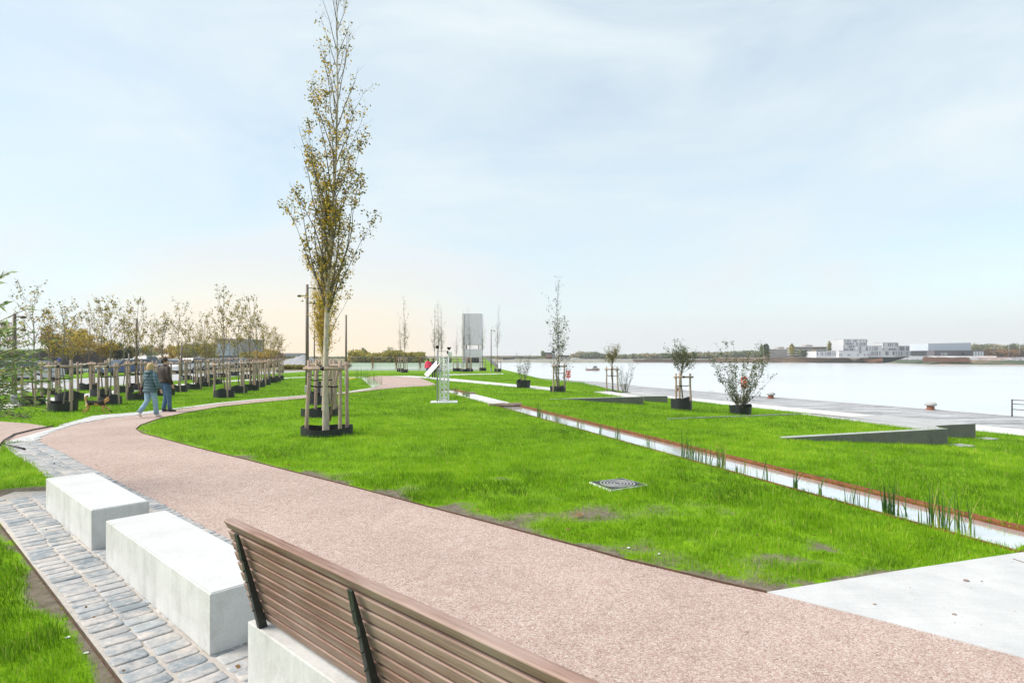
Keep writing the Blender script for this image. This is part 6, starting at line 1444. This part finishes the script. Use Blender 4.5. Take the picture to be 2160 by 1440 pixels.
reedband('reed_bed', [W(1520, 765, -3.5), W(1600, 764.5, -3.5), W(1800, 765, -3.5), W(1806, 765.1, -3.5)], 1.5, 6, -3.2, 2.3, 14000, MT['reedbrown'], 'tan reed bed along the opposite shore left of the white office', 601)
reedband('reed_bed', [W(1812, 765, -3.5), W(1836, 765.6, -3.5), (W(1836, 765.6, -3.5)[0]+10, W(1836, 765.6, -3.5)[1]+1)], 1.5, 6, -3.2, 2.0, 4000, leaf_mat('red_reeds', [(0, (.3, .13, .07)), (1, (.5, .27, .16))]), 'reddish reed bed beside the inlet in front of the white office', 602)
reedband('reed_bed', [W(1340, 765, -3.5), W(1520, 765, -3.5)], 1.5, 6, -3.3, 1.3, 7000, leaf_mat('mauve_reeds', [(0, (.22, .16, .12)), (1, (.4, .3, .24))]), 'thin brownish reed edge across the river behind the drum tree', 603)
reedband('reed_bed', [W(1940, 771, -3.5), W(2040, 772, -3.5)], 13, 4, -1.8, 1.6, 3000, leaf_mat('rust_reeds', [(0, (.3, .15, .1)), (1, (.46, .28, .2))]), 'patch of rust-coloured reeds on the stone revetment', 604)
# far woods
def wood_mass(name, items, label, seed, mat, n_per=420, leaf=1.0):
    rg = np.random.default_rng(seed); P = []; R = []
    for (px, pyt, d, wpx) in items:
        k = d/F; x = (px-CX)*k; zb = -1.0 if px < 1550 else .1; h = zt(pyt, d)-zb; Rw = wpx*k/2; m = n_per; v = rg.normal(size=(m, 3)); v /= np.linalg.norm(v, axis=1)[:, None]; v *= rg.uniform(.6, 1.05, m)[:, None]; c = np.array([x, d, zb+h*.5]); q = c+v*np.array([Rw, Rw*.8, h*.5]); q[:, 2] = np.maximum(q[:, 2], zb); P.append(q); R.append(np.full(m, rg.random()))
    P = np.concatenate(P); R = np.concatenate(R); tag(link_mesh(name, leaf_mesh(name, P, leaf, mat, seed, .8, rnd=R)), label, 'wood', kind='stuff')
rng = random.Random(5)
def prof_at(px, tab):
    for (a, ya), (b, yb) in zip(tab[:-1], tab[1:]):
        if a <= px <= b: return ya+(yb-ya)*(px-a)/(b-a)
    return tab[-1][1]
tabA = [(1000, 752), (1080, 752), (1130, 751), (1150, 750), (1205, 749), (1215, 745), (1225, 741), (1262, 741), (1272, 746), (1290, 748), (1330, 747), (1360, 745), (1400, 745), (1470, 742), (1530, 741), (1580, 739), (1625, 743)]
items = []
px = 1000
while px < 1625: items.append((px+rng.uniform(-3, 3), prof_at(px, tabA)+rng.uniform(-.8, 1.8), 455+rng.uniform(-10, 25), rng.uniform(14, 24))); px += 6.5
wood_mass('far_wood', items, 'olive-grey wood along the opposite riverbank', 701, MT['lf_wood'], 420)
tabB = [(2040, 731), (2056, 723), (2072, 727), (2095, 724), (2120, 727), (2140, 724), (2200, 728)]
items = []; px = 2040
while px < 2230: items.append((px, prof_at(px, tabB)+rng.uniform(-1, 2), 395+rng.uniform(-5, 20), rng.uniform(16, 26))); px += 6
wood_mass('far_wood', items, 'green and brown wooded slope at the far right', 702, MT['lf_wood'], 520)
items = []; px = 2055
while px < 2230: items.append((px, 738+rng.uniform(-2, 3), 372+rng.uniform(-5, 5), rng.uniform(14, 20))); px += 6
wood_mass('far_scrub', items, 'brown scrub below the wooded slope at the far right', 703, MT['lf_brown'], 420)
items = []; px = 880
while px < 1070: items.append((px, 756+rng.uniform(-1.5, 1.5), 520, rng.uniform(12, 20))); px += 7
wood_mass('far_wood', items, 'thin blue-grey tree line on the horizon beside the tower', 704, MT['lf_wood'], 150)
items = []; px = 586
while px < 740: items.append((px, 751+rng.uniform(-1.5, 1.5)+(3 if px > 640 else 0), 300, rng.uniform(14, 24))); px += 7
wood_mass('far_wood', items, 'low dark wood on the horizon behind the tall lamp post', 705, MT['lf_wood'], 200)
# individual far trees
for i, (px, pyt, w, m, lb) in enumerate([(1606, 726, 6, Gr, 'slim fresh green poplar left of the terraced offices'), (1614, 725, 4, Dk, 'first dark column poplar left of the terraced offices'), (1619, 726, 4, Dk, 'second dark column poplar left of the terraced offices'), (1670, 724, 11, O_, 'tall grey-green poplar between the terraced offices'), (1750, 720, 8, O_, 'tall poplar at the right end of the terraced offices'), (1690, 737, 30, Gr, 'broad dull green tree before the right terraced office'), (1702, 738, 22, Dk, 'dark tree before the right terraced office'), (1716, 738, 10, G, 'orange-yellow tree before the right terraced office'), (1615, 742, 14, B_, 'russet tree at the left end of the terraced offices'), (1960, 741, 14, O_, 'yellow-green bush at the corner of the dark pavilion'), (2086, 743, 14, G, 'orange bush right of the white garage doors')]):
    crown_tree(720+i, px, pyt, 408+(i % 3)*2, w, m, lb, name='far_tree', low=.1, grp='single trees across the river', z0=0, leaf=.9, dens=.6)
crown_tree(740, 1145, 741, 400, 14, Gr, 'round dark tree left of the church spire', 'far_tree', .1, .6, -1, 'single trees across the river', leaf=.9)
# far buildings
MT['office'] = flat('office_white_panels', (.50, .50, .52), .6); MT['slot'] = flat('grey_slot_window', (.16, .17, .19), .4)
def slotted(name, label, px0, px1, pyt, pyb, d, slots, mat=None, depth=14, n=0, seed=0, grid=None):
    x0 = (px0-CX)*d/F; x1 = (px1-CX)*d/F; z0 = zt(pyb, d); h = zt(pyt, d)-z0; w = x1-x0; r = thing(name, label, 'building', (x0, d, z0)); mb = MB(); mb.box((w/2, depth/2, h/2-.5), (w, depth, h+1)); mb.build('wall', mat or MT['office'], r)
    mb = MB(); mb.box((w/2, depth/2, h+.15), (w-.6, depth-.6, .3)); mb.build('roof', MT['grey'], r)
    rg = random.Random(seed); c = 0
    if grid:
        rows, cols, fill = grid
        for j in range(rows):
            for i in range(cols):
                if rg.random() > fill or c >= 95: continue
                xx = w*(i+.5)/cols+rg.uniform(-.2, .2); z1 = h*(j+.12)/rows; z2 = h*(j+.9)/rows; mb = MB(); mb.box((xx, -.02, (z1+z2)/2), (rg.uniform(.35, .8), .12, z2-z1)); mb.build('window', MT['slot'], r); c += 1
    return r
D_ = 392
slotted('white_office_tower', 'tall white office cube with wavy slot windows across the river', 1779, 1829, 716, 740, D_, 0, seed=1, grid=(4, 19, .72))
slotted('white_office', 'long white stepped office with many slot windows across the river', 1806, 1958, 730, 750, D_-1, 0, seed=2, grid=(2, 60, .5))
slotted('white_office', 'small raised white block on top of the long white office', 1862, 1895, 723, 731, D_-1.5, 0, seed=3, grid=(1, 9, .6), depth=10)
slotted('white_office', 'lower white wing under the tall white cube', 1770, 1832, 740, 751, D_-2, 0, seed=4, grid=(2, 18, .25))
slotted('white_office', 'low white wing with dark garage openings left of the white cube', 1722, 1785, 741, 751, D_+2, 0, seed=5, grid=(1, 18, .8))
def terraced(name, label, px0, px1, pyt, d, floors, pent):
    x0 = (px0-CX)*d/F; w = (px1-px0)*d/F; z0 = .05; h = zt(pyt, d)-z0; r = thing(name, label, 'building', (x0, d, z0)); fh = h/floors
    mb = MB(); mb.box((w/2, 7, h/2), (w-.4, 12, h)); mb.build('wall', MT['glass'], r)
    for i in range(floors+1): mb = MB(); mb.box((w/2, 6.8, i*fh+.1), (w, 13, fh*.42)); mb.build('floor_band', flat('beige_band', (.55, .50, .46)), r)
    a, b, t_ = pent; mb = MB(); xa, xb = (a-CX)*d/F-x0, (b-CX)*d/F-x0; zz_ = zt(t_, d)-z0; mb.box(((xa+xb)/2, 7, (h+zz_)/2), (xb-xa, 6, zz_-h+.4)); mb.build('roof_cabin', flat('grey_beige', (.36, .34, .33)), r)
terraced('terraced_office', 'beige office with stacked floor bands, left one across the river', 1621, 1663, 737, 415, 4, (1647, 1660, 732)); terraced('terraced_office', 'beige office with stacked floor bands, right one across the river', 1676, 1746, 732, 418, 4, (1706, 1720, 727.5))
x0 = (1958-CX)*330/F
def shed():
    d = 340; x0 = (1958-CX)*d/F; w = (2048-1958)*d/F; z1, z2 = zt(739.5, d), zt(722.5, d); r = thing('grey_shed', 'large pale blue-grey hall above a dark brick plinth across the river', 'building', (x0, d, .8)); mb = MB(); mb.prism([(0, 0), (w, 0), (w, 16), (0, 16)], lambda x, y: z1-.8, lambda x, y: z2-.8-(.5 if x < 1 else 0)); mb.build('cladding', flat('pale_blue_cladding', (.46, .50, .56), .4), r)
    mb = MB(); mb.prism([(.5, .5), (w-.5, .5), (w-.5, 15), (.5, 15)], 0, z1-.8-.01); mb.build('base', MT['dark'], r)
    d2 = 332; x1 = (1971-CX)*d2/F; w2 = (2052-1971)*d2/F; r2 = thing('dark_pavilion', 'low dark brick pavilion with small bright windows in front of the pale hall', 'building', (x1, d2, .8)); h = zt(739, d2)-.8; mb = MB(); mb.box((w2/2, 3, h/2), (w2, 6, h)); mb.build('wall', flat('dark_brick', (.12, .11, .12)), r2)
    for a, b in ((1985, 1989), (1991, 1993), (1994, 1998)): mb = MB(); mb.box((((a+b)/2-CX)*d2/F-x1, -.03, h*.45), ((b-a)*d2/F, .1, h*.35)); mb.build('window', MT['greycap'], r2)
    mb = MB(); mb.box(((2031-CX)*d2/F-x1, -.03, h*.5), (1.2, .1, h*.3)); mb.build('window', MT['rubber'], r2)
    x3 = (2052-CX)*d2/F; w3 = (2076-2052)*d2/F; r3 = thing('garage_row', 'short garage row with white doors right of the dark pavilion', 'building', (x3, d2, .8)); mb = MB(); mb.box((w3/2, 3, h/2), (w3, 6, h)); mb.build('wall', flat('grey_plaster', (.2, .2, .22)), r3)
    for a, b in ((2053.5, 2057.5), (2059.5, 2063.5), (2065.5, 2069), (2070.5, 2074.5)): mb = MB(); mb.box((((a+b)/2-CX)*d2/F-x3, -.03, h*.43), ((b-a)*d2/F, .1, h*.78)); mb.build('garage_door', MT['white'], r3)
shed()
# church, tent, small sheds across the river
def church():
    d = 430; k = d/F; x = (1167-CX)*k; r = thing('church', 'small church with a pointed dark spire far across the river', 'church', (x, d, -1)); h = zt(733.5, d)+1
    mb = MB(); mb.box((0, 0, h*.3), (2.2, 2.2, h*.6)); mb.build('tower', MT['grey'], r); mb = MB(); mb.add([(-1.2, -1.2, h*.6), (1.2, -1.2, h*.6), (1.2, 1.2, h*.6), (-1.2, 1.2, h*.6), (0, 0, h)], [(0, 1, 4), (1, 2, 4), (2, 3, 4), (3, 0, 4), (3, 2, 1, 0)]); mb.build('spire', MT['dark'], r)
    mb = MB(); mb.box((-3.6, 0, h*.2), (5, 3, h*.4)); mb.build('nave', MT['brick'], r); mb = MB(); mb.add([(-6.2, -1.7, h*.4), (-1, -1.7, h*.4), (-1, 1.7, h*.4), (-6.2, 1.7, h*.4), (-6.2, 0, h*.6), (-1, 0, h*.6)], [(0, 1, 5, 4), (2, 3, 4, 5), (0, 4, 3), (1, 2, 5)]); mb.build('roof', MT['dark'], r)
church()
def tent():
    d = 418; k = d/F; x = (1214-CX)*k; r = thing('white_tent', 'white domed tent on the opposite riverbank', 'tent', (x, d, -1)); h = zt(754.5, d)+1; w = 19*k
    mb = MB(); pts = [(w/2*math.cos(PI*i/12), h*math.sin(PI*i/12)**.7) for i in range(13)]; vs = [(a, -2, b) for a, b in pts]+[(a, 2, b) for a, b in pts]; mb.add(vs, [(i, i+1, 14+i, 13+i) for i in range(12)]+[tuple(reversed(range(13))), tuple(range(13, 26))]); mb.build('canopy', MT['white'], r); mb = MB(); mb.box((0, -2.05, h*.2), (w*.5, .06, h*.3)); mb.build('entrance', MT['greycap'], r)
tent()
for i, (a, b, t_, mt, lb) in enumerate([(1151, 1164, 755.5, MT['brick'], 'orange-roofed house left of the church spire'), (1182, 1200, 752, MT['greycap'], 'pale house right of the church spire'), (1232, 1262, 757, MT['dark'], 'dark waterside shed right of the white tent'), (1255, 1282, 758.5, MT['grey'], 'grey low shed behind the motor boat'), (1312, 1326, 757, MT['white'], 'white barge-like shed right of the round-headed tree'), (1060, 1085, 757, MT['grey'], 'low grey quay shed far left on the opposite bank'), (1115, 1135, 758, MT['greycap'], 'low pale shed on the opposite bank left of the church')]):
    box_building('far_house', lb, a, b, t_, 420+i, 6, mt, MT['dark'], z0=-1, wins=[(a+2+j*4, a+3.4+j*4, t_+2, t_+4) for j in range(int((b-a)/5))])
# distant street lamps at the far right
for i, px in enumerate((2097, 2128, 2151)):
    d = 360; x = (px-CX)*d/F; mb = MB(); h = zt(728, d); mb.tube([(0, 0, .8), (0, 0, h), (.8, 0, h+.3)], .12, 6); tag(mb.build('street_lamp', MT['greycap'], None, (x, d, 0)), ('left', 'middle', 'right')[i]+' pale street lamp before the wooded slope at the far right', 'lamp', 'far street lamps')
# ================================================================ AIR
mb = MB(); mb.box((120, 320, 18), (1400, 900, 46)); hz_o = mb.build('haze', None)
m = bpy.data.materials.new('haze_air'); m.use_nodes = True; m.node_tree.nodes.remove(m.node_tree.nodes['Principled BSDF'])
pv = m.node_tree.nodes.new('ShaderNodeVolumePrincipled'); pv.inputs['Color'].default_value = (.93, .96, 1, 1); pv.inputs['Density'].default_value = .0004; pv.inputs['Anisotropy'].default_value = .2
m.node_tree.links.new(pv.outputs[0], m.node_tree.nodes['Material Output'].inputs['Volume']); hz_o.data.materials.clear(); hz_o.data.materials.append(m); tag(hz_o, kind='stuff')
# ================================================================ CAMERA, SKY, SUN
cam = bpy.data.cameras.new('camera'); co = bpy.data.objects.new('camera', cam); COL.objects.link(co); sc.camera = co
co.location = (0, 0, 2.0); co.rotation_euler = (PI/2, 0, 0); cam.sensor_width = 36; cam.lens = 36*F/2160; cam.shift_y = 28/2160; cam.clip_end = 6000; cam.clip_start = .05
SUN_EL, SUN_AZ = math.radians(44), math.radians(-96)   # azimuth measured from +Y towards +X
w = bpy.data.worlds.new('World'); sc.world = w; w.use_nodes = True; nt = w.node_tree; bg = nt.nodes['Background']
sky = nt.nodes.new('ShaderNodeTexSky'); sky.sky_type = 'NISHITA'; sky.sun_disc = False; sky.sun_elevation = SUN_EL; sky.sun_rotation = SUN_AZ; sky.air_density = 1.0; sky.dust_density = .3; sky.ozone_density = 1.2
tc = nt.nodes.new('ShaderNodeTexCoord'); mp = nt.nodes.new('ShaderNodeMapping'); mp.inputs['Scale'].default_value = (1, 1, 3.2); nt.links.new(tc.outputs['Generated'], mp.inputs[0])
n1 = nt.nodes.new('ShaderNodeTexNoise'); n1.inputs['Scale'].default_value = 1.9; n1.inputs['Detail'].default_value = 9; n1.inputs['Roughness'].default_value = .58; n1.inputs['Distortion'].default_value = .55; nt.links.new(mp.outputs[0], n1.inputs[0])
sx = nt.nodes.new('ShaderNodeSeparateXYZ'); nt.links.new(tc.outputs['Generated'], sx.inputs[0])
cr = nt.nodes.new('ShaderNodeValToRGB'); cr.color_ramp.elements[0].position = .36; cr.color_ramp.elements[1].position = .66; cr.color_ramp.elements[0].color = (.60, .60, .60, 1); cr.color_ramp.elements[1].color = (.97, .97, .97, 1); nt.links.new(n1.outputs['Fac'], cr.inputs[0])
hz = nt.nodes.new('ShaderNodeMapRange'); hz.inputs[1].default_value = 0; hz.inputs[2].default_value = .28; hz.inputs[3].default_value = .97; hz.inputs[4].default_value = 0; hz.interpolation_type = 'SMOOTHSTEP'; nt.links.new(sx.outputs[2], hz.inputs[0])
mx_ = nt.nodes.new('ShaderNodeMath'); mx_.operation = 'MAXIMUM'; nt.links.new(cr.outputs[0], mx_.inputs[0]); nt.links.new(hz.outputs[0], mx_.inputs[1])
CL = 5.0
mix = nt.nodes.new('ShaderNodeMix'); mix.data_type = 'RGBA'; nt.links.new(mx_.outputs[0], mix.inputs[0]); tn = nt.nodes.new('ShaderNodeMix'); tn.data_type = 'RGBA'; tn.blend_type = 'MULTIPLY'; tn.inputs[0].default_value = 1; tn.inputs[7].default_value = (.95, 1.12, 1.06, 1); nt.links.new(sky.outputs[0], tn.inputs[6]); nt.links.new(tn.outputs[2], mix.inputs[6]); 
chz = nt.nodes.new('ShaderNodeMix'); chz.data_type = 'RGBA'; nt.links.new(hz.outputs[0], chz.inputs[0]); chz.inputs[6].default_value = (CL*.90, CL*1.0, CL*1.045, 1); chz.inputs[7].default_value = (CL*.935, CL*.965, CL*.985, 1); nt.links.new(chz.outputs[2], mix.inputs[7])
# warm glow low in the direction of the setting sun
gd = nt.nodes.new('ShaderNodeVectorMath'); gd.operation = 'DOT_PRODUCT'; g = Vector((-.36, 1, .06)).normalized(); gd.inputs[1].default_value = g; nt.links.new(tc.outputs['Generated'], gd.inputs[0])
gr = nt.nodes.new('ShaderNodeMapRange'); gr.inputs[1].default_value = .945; gr.inputs[2].default_value = 1.0; gr.inputs[3].default_value = 0; gr.inputs[4].default_value = .95; gr.interpolation_type = 'SMOOTHSTEP'; nt.links.new(gd.outputs['Value'], gr.inputs[0])
gz2 = nt.nodes.new('ShaderNodeMapRange'); gz2.inputs[1].default_value = .0; gz2.inputs[2].default_value = .16; gz2.inputs[3].default_value = 1; gz2.inputs[4].default_value = 0; nt.links.new(sx.outputs[2], gz2.inputs[0])
gm = nt.nodes.new('ShaderNodeMath'); gm.operation = 'MULTIPLY'; nt.links.new(gr.outputs[0], gm.inputs[0]); nt.links.new(gz2.outputs[0], gm.inputs[1])
mix2 = nt.nodes.new('ShaderNodeMix'); mix2.data_type = 'RGBA'; nt.links.new(gm.outputs[0], mix2.inputs[0]); nt.links.new(mix.outputs[2], mix2.inputs[6]); mix2.inputs[7].default_value = (CL*1.28, CL*1.02, CL*.70, 1)
nt.links.new(mix2.outputs[2], bg.inputs[0]); bg.inputs[1].default_value = .088
sl = bpy.data.lights.new('sun', 'SUN'); sl.energy = 2.4; sl.angle = math.radians(32); sl.color = (1, .93, .84); so = bpy.data.objects.new('sun', sl); COL.objects.link(so)
sd = Vector((math.sin(SUN_AZ)*math.cos(SUN_EL), math.cos(SUN_AZ)*math.cos(SUN_EL), math.sin(SUN_EL))); so.rotation_euler = sd.to_track_quat('Z', 'Y').to_euler(); so.location = sd*50
sc.view_settings.view_transform = 'Standard'; sc.view_settings.look = 'None'; sc.view_settings.gamma = 1; sc.view_settings.exposure = 1.1; sc.view_settings.use_curve_mapping = False
sc.cycles.max_bounces = 5; sc.cycles.diffuse_bounces = 3; sc.cycles.glossy_bounces = 2; sc.cycles.transmission_bounces = 2; sc.cycles.use_denoising = True
